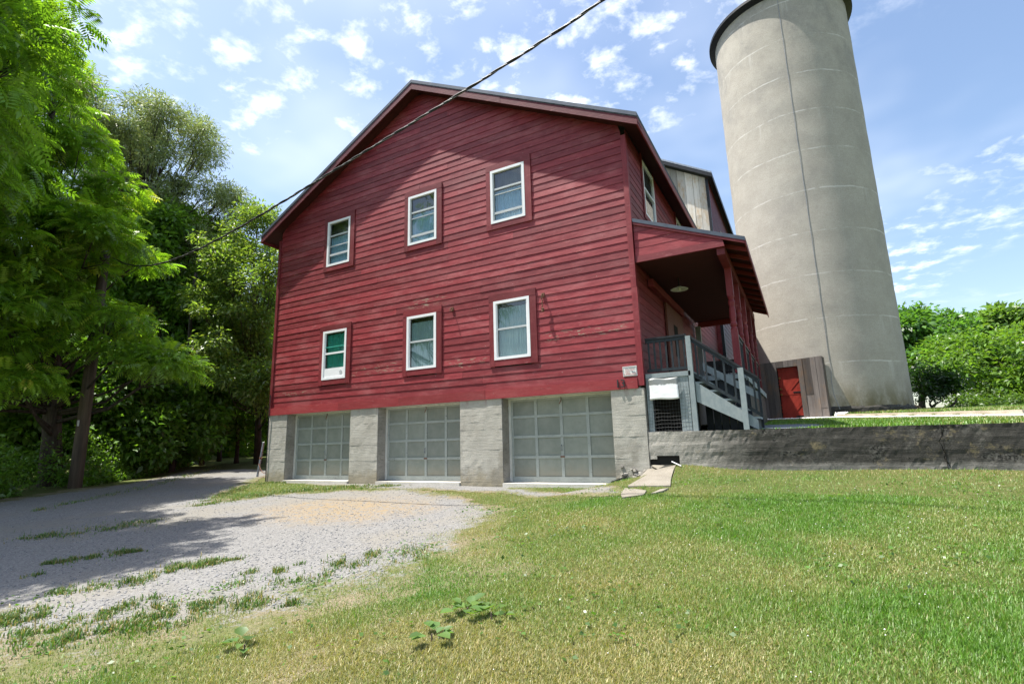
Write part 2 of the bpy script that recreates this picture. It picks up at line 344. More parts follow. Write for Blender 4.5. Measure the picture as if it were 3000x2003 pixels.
# ------------------------------------------------------------------ mesh helpers
class MB:
    def __init__(s): s.v = []; s.f = []
    def add(s, vs, fs):
        o = len(s.v); s.v += [tuple(map(float, p)) for p in vs]; s.f += [tuple(i+o for i in f) for f in fs]; return s
    def box(s, a, b):
        (x0, y0, z0), (x1, y1, z1) = a, b
        return s.add([(x0,y0,z0),(x1,y0,z0),(x1,y1,z0),(x0,y1,z0),(x0,y0,z1),(x1,y0,z1),(x1,y1,z1),(x0,y1,z1)],
                     [(0,3,2,1),(4,5,6,7),(0,1,5,4),(1,2,6,5),(2,3,7,6),(3,0,4,7)])
    def hexa(s, P):   # 8 points: bottom ring 0-3, top ring 4-7
        return s.add(P, [(0,3,2,1),(4,5,6,7),(0,1,5,4),(1,2,6,5),(2,3,7,6),(3,0,4,7)])
    def bar(s, p, q, w, h, up=(0, 0, 1)):
        p = Vector(p); q = Vector(q); d = (q-p).normalized(); up = Vector(up)
        sx = d.cross(up)
        if sx.length < 1e-4: sx = d.cross(Vector((1, 0, 0)))
        sx.normalize(); u = sx.cross(d)
        P = []
        for c in (p, q):
            for a, b in ((-1,-1),(1,-1),(1,1),(-1,1)): P.append(c+sx*(a*w/2)+u*(b*h/2))
        return s.hexa(P)
    def tube(s, path, rad, n=8, cap=True):
        path = [Vector(p) for p in path]; k = len(path)
        if not hasattr(rad, '__len__'): rad = [rad]*k
        o = len(s.v); ref = None
        for i, p in enumerate(path):
            d = (path[min(i+1, k-1)]-path[max(i-1, 0)]).normalized()
            if ref is None:
                ref = Vector((1, 0, 0)) if abs(d.x) < .8 else Vector((0, 1, 0))
            ref = (ref-d*ref.dot(d)).normalized(); b = d.cross(ref)
            for j in range(n):
                a = 2*math.pi*j/n; s.v.append(tuple(p+ref*(math.cos(a)*rad[i])+b*(math.sin(a)*rad[i])))
        for i in range(k-1):
            for j in range(n):
                j2 = (j+1) % n; s.f.append((o+i*n+j, o+i*n+j2, o+(i+1)*n+j2, o+(i+1)*n+j))
        if cap: s.f.append(tuple(o+j for j in reversed(range(n)))); s.f.append(tuple(o+(k-1)*n+j for j in range(n)))
        return s
    def lathe(s, c, prof, n=24, a0=0, a1=2*math.pi):
        o = len(s.v); full = abs(a1-a0-2*math.pi) < 1e-6; m_ = n if full else n+1
        for r_, z_ in prof:
            for j in range(m_):
                a = a0+(a1-a0)*j/n; s.v.append((c[0]+math.cos(a)*r_, c[1]+math.sin(a)*r_, c[2]+z_))
        for i in range(len(prof)-1):
            for j in range(n):
                j2 = (j+1) % m_; s.f.append((o+i*m_+j, o+i*m_+j2, o+(i+1)*m_+j2, o+(i+1)*m_+j))
        return s
def mesh_obj(name, me, mat, parent=None, smooth=False):
    o = bpy.data.objects.new(name, me); col.objects.link(o)
    if mat: me.materials.append(MATS[mat] if isinstance(mat, str) else mat)
    if smooth: me.polygons.foreach_set('use_smooth', [True]*len(me.polygons))
    if parent is not None:
        o.parent = parent
        if parent.type == 'EMPTY': o.matrix_parent_inverse = Matrix.Translation(parent.location).inverted()
    return o
def obj(name, mb, mat, parent=None, smooth=False):
    me = bpy.data.meshes.new(name); me.from_pydata(mb.v, [], mb.f); me.validate(); me.update()
    return mesh_obj(name, me, mat, parent, smooth)
def box(name, a, b, mat, parent=None): return obj(name, MB().box(a, b), mat, parent)
def tag(o, label, cat, group=None):
    o['label'] = label; o['category'] = cat
    if group: o['group'] = group
    return o
def thing(name, label, cat, loc, group=None):
    o = bpy.data.objects.new(name, None); col.objects.link(o); o.location = Vector([float(v) for v in loc]); o.empty_display_size = .3
    return tag(o, label, cat, group)
def np_mesh(name, V, F, mat, parent=None, colors=None, smooth=False):
    """V (n,3), F (m,k) all faces with k corners, colors (n,3) per vertex"""
    me = bpy.data.meshes.new(name); V = np.ascontiguousarray(V, np.float32); F = np.ascontiguousarray(F, np.int32)
    me.vertices.add(len(V)); me.vertices.foreach_set('co', V.ravel())
    me.loops.add(F.size); me.loops.foreach_set('vertex_index', F.ravel())
    me.polygons.add(len(F)); k = F.shape[1]
    me.polygons.foreach_set('loop_start', np.arange(0, F.size, k, dtype=np.int32))
    me.update(calc_edges=True); 
    if colors is not None:
        a = me.color_attributes.new('Col', 'FLOAT_COLOR', 'POINT'); c4 = np.ones((len(V), 4), np.float32); c4[:, :3] = colors
        a.data.foreach_set('color', c4.ravel())
    return mesh_obj(name, me, mat, parent, smooth)
def kind(o, k): o['kind'] = k; return o

# ================================================================== SETTING: ground, drive
def axis_lines(lo, hi, fl, fh, step, extra=()):
    a = list(np.arange(fl, fh+1e-6, step)); g = step; x = fl
    while x > lo: g *= 1.35; x -= g; a.append(max(x, lo))
    g = step; x = fh
    while x < hi: g *= 1.35; x += g; a.append(min(x, hi))
    a = sorted(set([round(v, 4) for v in a+list(extra)])); return np.array(a)
xs = axis_lines(-400, 400, -26, 14, .3, (2.25, 2.28, 2.31, 2.34, 2.37, 2.40, 2.42)); ys = axis_lines(-80, 500, -13, 18, .3, (.05, .07, .09, .11, .13, .15, .17))
X, Y = np.meshgrid(xs, ys); Zg = HH(X, Y)
V = np.stack([X.ravel(), Y.ravel(), Zg.ravel()], 1); nx = len(xs)
i = np.arange(len(ys)-1)[:, None]*nx + np.arange(nx-1)[None, :]; i = i.ravel()
F = np.stack([i, i+1, i+nx+1, i+nx], 1)
kind(np_mesh('ground', V, F, 'soil_lawn', smooth=True), 'structure')
def poly_px(pts): return np.array([onG(*p, fn=lower)[:2] for p in pts])
GRAVEL = np.concatenate([poly_px([(-500, 1640), (-150, 1515), (0, 1478), (250, 1440), (480, 1398), (640, 1352), (720, 1327)]),
    np.array([(-11.6, 24.), (-8.9, 24.), (-8.75, 2.0)]),
    poly_px([(770, 1392), (690, 1425), (600, 1458), (565, 1485), (700, 1470), (860, 1447), (1000, 1438), (1190, 1437), (1300, 1455), (1389, 1482), (1340, 1530), (1250, 1572), (1180, 1622), (1080, 1680),
             (960, 1705), (860, 1730), (700, 1770), (520, 1798), (350, 1818), (150, 1830), (-100, 1838), (-700, 1810)])])
APRON = poly_px([(842, 1407), (1100, 1413), (1480, 1425), (1795, 1428), (1795, 1443), (1480, 1441), (1100, 1430), (850, 1414)])
def sdist(P, poly):           # negative inside
    d = np.full(len(P), 1e9); ins = np.zeros(len(P), bool); n = len(poly)
    for k in range(n):
        a, b = poly[k], poly[(k+1) % n]; e = b-a; wv = P-a
        h = np.clip((wv@e)/(e@e), 0, 1); q = wv-h[:, None]*e; d = np.minimum(d, np.hypot(q[:, 0], q[:, 1]))
        c = ((a[1] > P[:, 1]) != (b[1] > P[:, 1])) & (P[:, 0] < (b[0]-a[0])*(P[:, 1]-a[1])/(b[1]-a[1]+1e-12)+a[0]); ins ^= c
    return np.where(ins, -d, d)
_fr = rng.uniform(0, 2*np.pi, (3, 14)); 
def fnoise(P, scale, k=0):    # cheap smooth noise, about -1..1
    x, y = P[:, 0]*scale, P[:, 1]*scale; s = 0
    for j in range(14):
        a = _fr[k % 3, j]+k*.7; f = .6+j*.23
        s = s + np.sin((x*math.cos(a)+y*math.sin(a))*f*2+_fr[(k+1) % 3, j]*3)/(1+.16*j)
    return s/4.2
def gravel_field(P):          # <0 gravel, >0 grass
    return np.minimum(sdist(P, GRAVEL), sdist(P, APRON)*1.6) + (.16+.22*sst(-4.5, -7.5, P[:, 1]))*fnoise(P, 1.6, 0) + .12*fnoise(P, 5, 1)
gx = np.arange(-24, 3, .075); gy = np.arange(-10.6, 3.0, .075)
def sheet(name, gx, gy, sel, mat, dz, fn):
    Xg, Yg = np.meshgrid(gx, gy); n = len(gx); P = np.stack([Xg.ravel(), Yg.ravel()], 1); s = sel(P)
    i = (np.arange(len(gy)-1)[:, None]*n+np.arange(n-1)[None, :]).ravel()
    F = np.stack([i, i+1, i+n+1, i+n], 1); F = F[(s[F]).sum(1) >= 3]
    used = np.unique(F); mp_ = np.zeros(len(P), int); mp_[used] = np.arange(len(used)); P = P[used]
    e = np.clip((gravel_field(P)-.30*sst(-1.6, -3.0, P[:, 1]))/(1.2+2.4*sst(-4.2, -6.2, P[:, 1]))+.5, 0, 1) if mat == 'drive_gravel' else np.zeros(len(P))
    V = np.column_stack([P, fn(P[:, 0], P[:, 1])+.003+(dz-.003)*(1-sst(.35, .8, e))+.002*fnoise(P, 4, 2)*(1-e)])
    return np_mesh(name, V, mp_[F], mat, None, np.repeat(e[:, None], 3, 1), True)
kind(sheet('gravel_drive', gx, gy, lambda P: (gravel_field(P) < .25+.55*sst(-1.6, -3.0, P[:, 1])+1.3*sst(-4.2, -6.2, P[:, 1])) & ~((P[:, 1] > -.02) & (P[:, 0] > -8.6)), 'drive_gravel', .011, lower), 'structure')
kind(sheet('rear_drive', np.arange(-12.5, -8.6, .2), np.arange(2.95, 24, .2), lambda P: gravel_field(P) < .02, 'drive_gravel', .018, lower), 'structure')

# loose stones on the drive
P = np.column_stack([rng.uniform(-9, 2.5, 60000), rng.uniform(-9.5, -.3, 60000)])
dcam = np.hypot(P[:, 0]-CAM[0], P[:, 1]-CAM[1])
P = P[(gravel_field(P) < .12) & (rng.random(len(P)) < np.clip(6.5/dcam, .05, 1)**2)]
P = P[:13000]; n = len(P); s = .004+.013*rng.random(n)**2.4
oc = np.array([(1,0,0),(0,1,0),(-1,0,0),(0,-1,0),(0,0,.75),(0,0,-.6)], float)
of = np.array([(0,1,4),(1,2,4),(2,3,4),(3,0,4),(1,0,5),(2,1,5),(3,2,5),(0,3,5)])
J = oc[None]*rng.uniform(.6, 1.3, (n, 6, 3)); an = rng.uniform(0, 6.28, n); c_, s_ = np.cos(an), np.sin(an)
Jr = np.stack([J[:, :, 0]*c_[:, None]-J[:, :, 1]*s_[:, None], J[:, :, 0]*s_[:, None]+J[:, :, 1]*c_[:, None], J[:, :, 2]], 2)*s[:, None, None]
V = Jr + np.column_stack([P, lower(P[:, 0], P[:, 1])+.012])[:, None, :]
stones = np_mesh('loose_gravel', V.reshape(-1, 3), (of[None]+6*np.arange(n)[:, None, None]).reshape(-1, 3), 'gravel_stone')
kind(stones, 'stuff'); tag(stones, 'loose crushed grey stones lying over the drive', 'gravel')

# ================================================================== RED BARN
XL, XR = -8.50, 2.53; XC, ZPK, SL = -3.05, 10.29, .524; RO = .30; YB = 12.0
barn = thing('red_barn', 'large dark red clapboard barn with three grey garage doors below its windows', 'barn', (XC, 0, -.3))
lin = MB()
lin.add([(XL+.05, .24, 1.62), (XR-.05, .24, 1.62), (XR-.05, .24, 6.9), (XC, .24, 9.85), (XL+.05, .24, 6.9)], [(0, 1, 2, 3, 4)])
front = obj('front_wall', lin, 'interior_brown', barn)
obj('lintel', MB().box((XL+.08, .052, 1.599), (XR-.12, .75, 1.76)), 'off_white_trim', barn)
WIN = {'UL': (-6.36, -5.46, 5.73, 7.089), 'UM': (-3.351, -2.428, 5.73, 7.089), 'UR': (-.814, .106, 5.73, 7.089),
       'LL': (-6.362, -5.458, 2.461, 3.824), 'LM': (-3.352, -2.433, 2.461, 3.824), 'LR': (-.797, .125, 2.461, 3.824)}
PITCH = .165; Z0 = 1.803
nclap = 0
def clap_front(za, zb, xa0, xb0, xa1, xb1):
    """one board: lower ends xa0..xb0, upper ends xa1..xb1"""
    global nclap
    j = lambda s=.0022: random.uniform(-s, s)
    yb, yt, k = .0135+j(.002), .0235, .046; g = .0015
    b = MB().hexa([(xa0+g, yb+j(), za+j(.001)), (xb0-g, yb+j(), za+j(.001)), (xb0-g, k, za), (xa0+g, k, za), (xa1+g, yt+j(.0015), zb-.006+j(.0025)), (xb1-g, yt+j(.0015), zb-.006+j(.0025)), (xb1-g, k, zb-.006), (xa1+g, k, zb-.006)])
    xm, zm = (xa0+xb0)/2, (za+zb)/2
    o = obj('clapboard', b, 'red_clap', front); nclap += 1; return o
zz = Z0; course = 0
def halfw(z): return (ZPK-.20-z)/SL
while zz < 9.95:
    z1 = min(zz+PITCH, 10.05)
    la, lb = max(XL+.10, XC-halfw(zz)), min(XR-.11, XC+halfw(zz)); ua, ub = max(XL+.10, XC-halfw(z1)), min(XR-.11, XC+halfw(z1))
    if ub-ua < .15: break
    cuts = [(la, lb)]
    for (a, b_, c, d) in WIN.values():
        if zz < d+.02 and z1 > c-.02:
            nw = []
            for p, q in cuts:
                if a > p and b_ < q: nw += [(p, a-.005), (b_+.005, q)]
                else: nw.append((p, q))
            cuts = nw
    pieces = []
    for p, q in cuts:
        k = 1 if q-p < 3.4 else (2 if q-p < 7 else 3)
        ed = [p]+sorted(p+(q-p)*(i_+random.uniform(-.3, .3))/k for i_ in range(1, k))+[q]
        if zz > 7.2 and k > 1: ed = [p]+[min(max(v, p+.3), q-.3) for v in ((-3.0+random.choice((-.9, 0, .9, 1.3))),)]+[q]
        pieces += list(zip(ed[:-1], ed[1:]))
    for p, q in pieces:
        up = ua if abs(p-la) < 1e-6 else p; uq = ub if abs(q-lb) < 1e-6 else q
        if uq-up < .02: continue
        clap_front(zz, z1, p, q, up, uq)
    zz = z1; course += 1
# band board over the doors, split where the photo shows joints
ed = [XL+.02, -5.66, -3.55, -1.05, 2.42]
for a, b_ in zip(ed[:-1], ed[1:]):
    obj('band_board', MB().box((a+.002, -.030+random.uniform(-.003, .003), 1.597), (b_-.002, .046, 1.800)), 'red_band', barn)
for x0, x1, z0, z1 in ((XL, XL+.10, 1.66, 6.98), (XR-.11, XR, 3.62, 6.98), (XR-.105, XR+.012, 1.645, 3.615)):
    obj('corner_board', MB().box((x0, -.012, z0), (x1, .10, z1)), 'red_trim_v', barn)
# side and back walls
side = box('side_wall', (XR-.09, .25, .70), (XR-.04, YB, 7.15), 'interior_brown', barn)
box('rear_side_wall', (XL+.02, .11, -.5), (XL+.08, YB, 7.15), 'red_side', barn)
SW = [(1.31, 2.33, 5.68, 7.04), (5.01, 5.93, 5.68, 7.04)]
zz = 1.86
while zz < 7.12:
    z1 = zz+PITCH; cuts = [(.102, YB)]
    for a, b_, c, d in SW:
        if zz < d+.02 and z1 > c-.02:
            cuts = [r_ for p, q in cuts for r_ in (((p, a), (b_, q)) if p < a < q else ((p, q),))]
    pcs = []
    for p, q in cuts: pcs += [(p, q)] if q-p < 8 else [(p, p+(q-p)*random.uniform(.4, .6)), None]
    fixed = []
    for (p, q) in cuts:
        if q-p > 8: mid = p+(q-p)*random.uniform(.4, .6); fixed += [(p, mid), (mid, q)]
        else: fixed.append((p, q))
    for p, q in fixed:
        y0, y1 = p+.001, q-.001
        obj('clapboard', MB().hexa([(XR-.012, y0, zz), (XR-.012, y1, zz), (XR-.038, y1, zz), (XR-.038, y0, zz), (XR-.020, y0, z1-.001), (XR-.020, y1, z1-.001), (XR-.038, y1, z1-.001), (XR-.038, y0, z1-.001)]), 'red_side', side)
    zz = z1
# ---- windows
def frame_rect(mb, x0, x1, z0, z1, wd, ya, yb, wb=None):
    wb = wb or wd
    mb.box((x0, ya, z0), (x0+wd, yb, z1)); mb.box((x1-wd, ya, z0), (x1, yb, z1))
    mb.box((x0+wd, ya, z1-wd), (x1-wd, yb, z1)); mb.box((x0+wd, ya, z0), (x1-wd, yb, z0+wb))
def window(key, label, rails, curtain, top_dark=0, filler=0):
    x0, x1, z0, z1 = WIN[key]
    m_ = MB(); frame_rect(m_, x0, x1, z0, z1, .062, -.016, .05); wn = obj('window', m_, 'white_vinyl', barn); wn['label'] = label
    tb = [(x0-.125, x0+.012, z0-.145, z1+.01), (x1-.012, x1+.165, z0-.145, z1+.01)]
    for a, b_, c, d in tb: obj('trim_board', MB().box((a, -.010, c), (b_, .015, d)), 'red_trim_v', wn)
    obj('trim_board', MB().box((x0-.125, -.013, z1-.002), (x1+.165, .015, z1+.155)), 'red_trim', wn)
    obj('trim_board', MB().box((x0+.0125, -.0075, z0-.142), (x1-.0125, .015, z0+.012)), 'red_trim', wn)
    ix0, ix1, iz0, iz1 = x0+.062, x1-.062, z0+.062, z1-.062; hh = iz1-iz0
    for f0, f1, y_, mt in rails:
        obj('sash_rail', MB().box((ix0, y_, iz1-f1*hh), (ix1, y_+.028, iz1-f0*hh)), mt, wn)
    for xs0 in (ix0, ix1-.026): obj('sash_stile', MB().box((xs0, .004, iz0), (xs0+.026, .03, iz1)), 'sash_grey' if key[0] == 'U' else 'white_vinyl', wn)
    cuts = sorted(set([0, 1]+[r_[0] for r_ in rails if r_[1]-r_[0] > .02]))
    for a, b_ in zip(cuts[:-1], cuts[1:]):
        obj('pane', MB().box((ix0+.026, .034, iz1-b_*hh+.002), (ix1-.026, .038, iz1-a*hh-.002)), 'glass_pane', wn)
    n = 40; cm = MB()
    for i_ in range(n+1):
        xx = ix0+(ix1-ix0)*i_/n; yy = .10+.010*math.sin(i_*1.9+ord(key[0])+ord(key[1]))+.006*math.sin(i_*.7)
        zt = iz1-top_dark*hh-.03
        cm.v += [(xx, yy, iz0-.03), (xx, yy, zt)]
    for i_ in range(n): cm.f.append((2*i_, 2*i_+2, 2*i_+3, 2*i_+1))
    obj('curtain', cm, curtain, wn)
    if filler: 
        fp = obj('filler_panel', MB().box((ix0+.002, .000, iz0), (ix1-.002, .022, iz0+filler*hh)), 'white_vinyl', wn)
        obj('vent', MB().tube([(ix1-.12, .001, iz0+filler*hh*.55), (ix1-.12, -.006, iz0+filler*hh*.55)], .052, 16), 'sash_grey', wn)
    return wn
W_, G_ = 'white_vinyl', 'sash_grey'
window('UL', 'upper window with three sash rails nearest the left eave', [(.29, .325, .008, G_), (.555, .575, .01, G_), (.755, .80, .006, G_)], 'curtain_blue', .30)
window('UM', 'upper middle window with pale blue blind', [(.31, .345, .008, G_), (.455, .47, .01, G_), (.835, .88, .006, G_)], 'curtain_blue', .32)
window('UR', 'upper window nearest the porch with pale blue blind', [(.33, .365, .008, G_), (.455, .47, .01, G_), (.82, .865, .006, G_)], 'curtain_blue', .34)
window('LL', 'lower left window with green curtain and white filler panel', [(.445, .485, .002, W_), (.31, .325, .012, 'curtain_green'), (.80, .84, .002, W_)], 'curtain_green', 0, .17)
window('LM', 'lower middle window with grey green curtain', [(.465, .50, .006, G_)], 'curtain_grey', .05)
window('LR', 'lower window nearest the porch with grey green curtain', [(.465, .50, .006, G_)], 'curtain_grey', .05)
for k, (a, b_, c, d) in enumerate(SW):
    m_ = MB(); x_ = XR
    for y0, y1, z0, z1 in ((a, a+.05, c, d), (b_-.05, b_, c, d), (a+.05, b_-.05, d-.05, d), (a+.05, b_-.05, c, c+.05), (a+.05, b_-.05, (c+d)/2-.02, (c+d)/2+.02)): m_.box((x_-.03, y0, z0), (x_+.012, y1, z1))
    wn = obj('window', m_, 'white_vinyl', barn)
    obj('pane', MB().box((x_-.022, a+.05, c+.05), (x_-.018, b_-.05, d-.05)), 'glass_pane', wn)
    obj('blind', MB().box((x_-.036, a+.02, c+.02), (x_-.032, b_-.02, d-.02)), 'screen_dark', wn)
    m_ = MB()
    for y0, y1, z0, z1 in ((a-.12, a, c-.12, d+.12), (b_, b_+.12, c-.12, d+.12), (a, b_, c-.12, c)): m_.box((x_-.011, y0, z0), (x_+.008, y1, z1))
    obj('trim_board', m_, 'red_side', wn)
# ---- concrete piers with board-marked courses
def pier(x0, x1, zt, zb=-.55):
    b = MB(); z = zt; ring = []
    levels = []
    while z > zb:
        h = random.uniform(.14, .24); levels.append((z, max(z-h, zb))); z -= h
    for za, zc in levels:
        o_ = random.uniform(-.002, .002); d_ = random.uniform(-.001, .001); g = .0
        n = max(3, int((x1-x0)/.12)); prev = None
        P = []
        for zz_ in (zc+g, za-g):
            for i_ in range(n+1):
                P.append((x0+(x1-x0)*i_/n, o_+random.uniform(-.003, .003), zz_))
        fs = [(i_, i_+1, n+2+i_, n+1+i_) for i_ in range(n)]; b.add(P, fs)
        b.box((x0+d_, .012, zc), (x1+d_, .62, za))
        for zz_, s in ((zc+g, 0), (za-g, 1)):
            pass
    b.box((x0+.0005, .0105, zb), (x1-.0005, .02, zt-.002))
    return obj('concrete_pier', b, 'pier_concrete', barn)
for x0, x1 in ((-8.47, -7.70), (-5.22, -4.265), (-1.752, -.642), (1.862, 2.525)): 
    pier(x0, x1, 1.596)
    obj('pier_return', MB().box((x1-.004, .014, -.5), (x1+.009, .60, 1.59)), 'pier_return', barn)
# ---- garage doors
def garage(x0, x1, label):
    yd = .31; zb, zt = -.205, 1.588
    b = MB(); hw = .05; n = 4
    X0, X1 = x0+.055, x1-.01; wz = (zt-.09-(zb+.03)); 
    zs = [zb+.09, zb+.09+.435, zb+.09+.435*2, zb+.09+.435*3, zt-.03]
    xs_ = [X0+.02+(X1-X0-.04)*i_/4 for i_ in range(5)]
    for i_, z in enumerate(zs): 
        h = .035; b.box((X0, yd, max(z-h, zb)), (X1, yd+.028, min(z+h*.55, zt)))
    b.box((X0, yd+.001, zb), (X1, yd+.027, zb+.054))
    for x in xs_:
        for z, z2 in zip(zs[:-1], zs[1:]): b.box((x-.032, yd+.002, z+.0195), (x+.032, yd+.026, z2-.0352))
    g = obj('garage_door', b, 'garage_rail_paint', barn); g['label'] = label
    for z, z2 in zip(zs[:-1], zs[1:]):
        for xa, xb in zip(xs_[:-1], xs_[1:]):
            obj('panel', MB().box((xa+.005, yd+.021+random.uniform(-.002, .002), z), (xb-.005, yd+.04, z2)), 'garage_paint', g)
    xm = xs_[2]
    obj('handle', MB().tube([(xm-.012, yd-.004, zs[1]+.12), (xm-.012, yd-.03, zs[1]+.14), (xm-.012, yd-.03, zs[1]+.22), (xm-.012, yd-.004, zs[1]+.24)], .011, 8), 'galv', g)
    obj('latch_plate', MB().box((xm-.05, yd-.008, zs[1]-.02), (xm+.05, yd-.0005, zs[1]+.012)), 'rust', g)
    obj('hanger', MB().tube([(xm+.02, yd-.01, zt-.005), (xm+.03, yd-.03, zt-.09), (xm-.02, yd-.02, zt-.17)], .009, 6), 'rust', g)
    obj('jamb_trim', MB().box((x0+.011, .285, -.20), (x0+.062, .305, 1.594)), 'off_white_trim', g)
    obj('head_trim', MB().box((x0+.064, .285, 1.562), (x1-.002, .305, 1.595)), 'off_white_trim', g)
    obj('sill', MB().box((x0+.012, -.055, -.42), (x1-.003, .40, -.212)), 'sill_concrete', g)
garage(-7.70, -5.22, 'grey green panelled garage door farthest from the porch'); garage(-4.265, -1.752, 'middle grey green panelled garage door'); garage(-.642, 1.862, 'grey green panelled garage door nearest the porch')
# ---- roof
rf = MB(); half = 5.93; th = .10
def rz(x): return ZPK-SL*abs(x-XC)
nc = 26
for s in (-1, 1):
    for i_ in range(nc):
        a, b_ = half*i_/nc, half*(i_+1)/nc+.02; xa, xb = XC+s*a, XC+s*min(b_, half)
        za, zb_ = ZPK-SL*a, ZPK-SL*min(b_, half)
        rf.hexa([(xa, -RO-.012, za-th), (xb, -RO-.012, zb_-th), (xb, YB-.02, zb_-th), (xa, YB-.02, za-th), (xa, -RO-.012, za-.012), (xb, -RO-.012, zb_+.006), (xb, YB-.02, zb_+.006), (xa, YB-.02, za-.012)])
roof = obj('roof', rf, 'asphalt_shingle', barn)
for s in (-1, 1):
    xe = XC+s*half
    def sl(x_, dz): return (x_, 0, ZPK-SL*abs(x_-XC)+dz)
    b = MB(); P = [(XC, -.04), (xe+s*.012, -.04)]
    b.hexa([(XC, -RO-.022, ZPK-.075), (xe, -RO-.022, ZPK-SL*half-.075), (xe, -RO-.013, ZPK-SL*half-.075), (XC, -RO-.013, ZPK-.075), (XC, -RO-.022, ZPK+.012), (xe, -RO-.022, ZPK-SL*half+.012), (xe, -RO-.013, ZPK-SL*half+.012), (XC, -RO-.013, ZPK+.012)])
    obj('drip_edge', b, 'drip_edge', roof)
    j0, j1 = XC, XC+s*half*.45
    for xa, xb, off in ((XC+s*.001, XC+s*half*.46, 0), (XC+s*half*.46+s*.003, xe-s*.006, .004)):
        b = MB(); za, zb_ = ZPK-SL*abs(xa-XC), ZPK-SL*abs(xb-XC); y0, y1 = -RO-.010+off, -RO+.022
        b.hexa([(xa, y0, za-.265), (xb, y0, zb_-.265), (xb, y1, zb_-.265), (xa, y1, za-.265), (xa, y0, za-.078), (xb, y0, zb_-.078), (xb, y1, zb_-.078), (xa, y1, za-.078)])
        obj('rake_board', b, 'red_rake', roof)
    b = MB()   # soffit under the front overhang
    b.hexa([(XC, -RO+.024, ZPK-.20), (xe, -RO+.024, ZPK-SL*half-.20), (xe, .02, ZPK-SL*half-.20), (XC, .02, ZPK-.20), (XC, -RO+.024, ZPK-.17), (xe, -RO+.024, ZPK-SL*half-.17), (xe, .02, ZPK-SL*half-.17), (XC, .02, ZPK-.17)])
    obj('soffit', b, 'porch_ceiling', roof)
    b = MB(); ze = ZPK-SL*half
    b.box((min(xe, xe-s*.03), -RO+.01, ze-.262), (max(xe, xe-s*.03), YB-.03, ze-.101)); obj('eave_fascia', b, 'red_side', roof)
    wx = XR-.02 if s > 0 else XL+.02
    b = MB(); zw = ZPK-SL*abs(wx-XC)
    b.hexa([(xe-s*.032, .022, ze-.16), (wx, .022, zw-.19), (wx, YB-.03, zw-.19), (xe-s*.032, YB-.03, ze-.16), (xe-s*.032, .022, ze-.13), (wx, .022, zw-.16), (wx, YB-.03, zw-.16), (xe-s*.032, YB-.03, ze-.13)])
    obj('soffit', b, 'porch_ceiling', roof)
# old iron hooks on the facade, cable down the left corner
for x, z, l in ((-1.955, 3.83, .10), (.47, 3.78, .30)):
    b = MB(); b.box((x-.03, -.012, z-.05), (x+.03, .012, z+.05)); b.tube([(x, -.01, z), (x, -.07, z+.01), (x-.01, -.085, z-.04), (x, -.08, z-.09)], .011, 6)
    if l > .2:
        for k in range(6): b.tube([(x+.01*(-1)**k, -.06, z-.05-.045*k), (x-.012*(-1)**k, -.075, z-.10-.045*k)], .012, 6)
        b.lathe((x+.01, -.07, z-.40), [(.0, 0), (.035, .02), (.03, .06), (.038, .08), (.0, .11)], 10)
    obj('iron_hook', b, 'rust', barn)

# ================================================================== PORCH on the right side of the barn
DK = 1.855                                   # deck height
BX, EX = 4.15, 4.575                         # beam and eave x
porch = thing('covered_porch', 'red covered porch with turned posts along the right side of the barn', 'porch', (3.3, 3, .8))
def prz(x): return 5.06-(x-2.54)*(5.06-4.215)/(EX-2.54)          # roof top line
b = MB()
for k in range(8):
    xa, xb = 2.545+(EX-2.545)*k/8, 2.545+(EX-2.545)*(k+1)/8
    b.hexa([(xa, .02, prz(xa)-.06), (xb, .02, prz(xb)-.06), (xb, 6.85, prz(xb)-.06), (xa, 6.85, prz(xa)-.06), (xa, .02, prz(xa)-.008), (xb, .02, prz(xb)+.006), (xb, 6.85, prz(xb)+.006), (xa, 6.85, prz(xa)-.008)])
pr = obj('porch_roof', b, 'asphalt_shingle', porch)
def slope_board(y0, y1, d0, d1, xa, xb, mat, name, par):
    b = MB(); b.hexa([(xa, y0, prz(xa)+d0), (xb, y0, prz(xb)+d0), (xb, y1, prz(xb)+d0), (xa, y1, prz(xa)+d0), (xa, y0, prz(xa)+d1), (xb, y0, prz(xb)+d1), (xb, y1, prz(xb)+d1), (xa, y1, prz(xa)+d1)])
    return obj(name, b, mat, par)
slope_board(-.004, .019, -.062, .012, 2.545, EX+.012, 'drip_edge', 'drip_edge', pr)
slope_board(.004, .030, -.115, -.063, 2.545, EX, 'red_trim', 'rake_trim', pr)
obj('eave_fascia', MB().box((EX-.004, .022, prz(EX)-.135), (EX+.018, 6.84, prz(EX)-.010)), 'red_side', pr)
# boarded gable end: each course a board, cut to the roof slope
z = 4.12
for h, yy in ((.135, .012), (.17, .030), (.17, .034), (.17, .032), (.17, .036), (.17, .033)):
    z1 = z+h; xr = min(BX+.075 if z < 4.2 else 9, 2.545+(5.06-.115-z)/(5.06-4.215)*(EX-2.545)); xr1 = min(BX+.075 if z < 4.2 else 9, 2.545+(5.06-.115-z1)/(5.06-4.215)*(EX-2.545))
    if xr < 2.6: break
    xr1 = max(xr1, 2.56)
    obj('gable_board', MB().hexa([(2.546, yy, z+.002), (xr, yy, z+.002), (xr, .07, z+.002), (2.546, .07, z+.002), (2.546, yy+.008, z1), (xr1, yy+.008, z1), (xr1, .07, z1), (2.546, .07, z1)]), 'red_trim' if z < 4.2 else 'red_clap', porch)
    z = z1
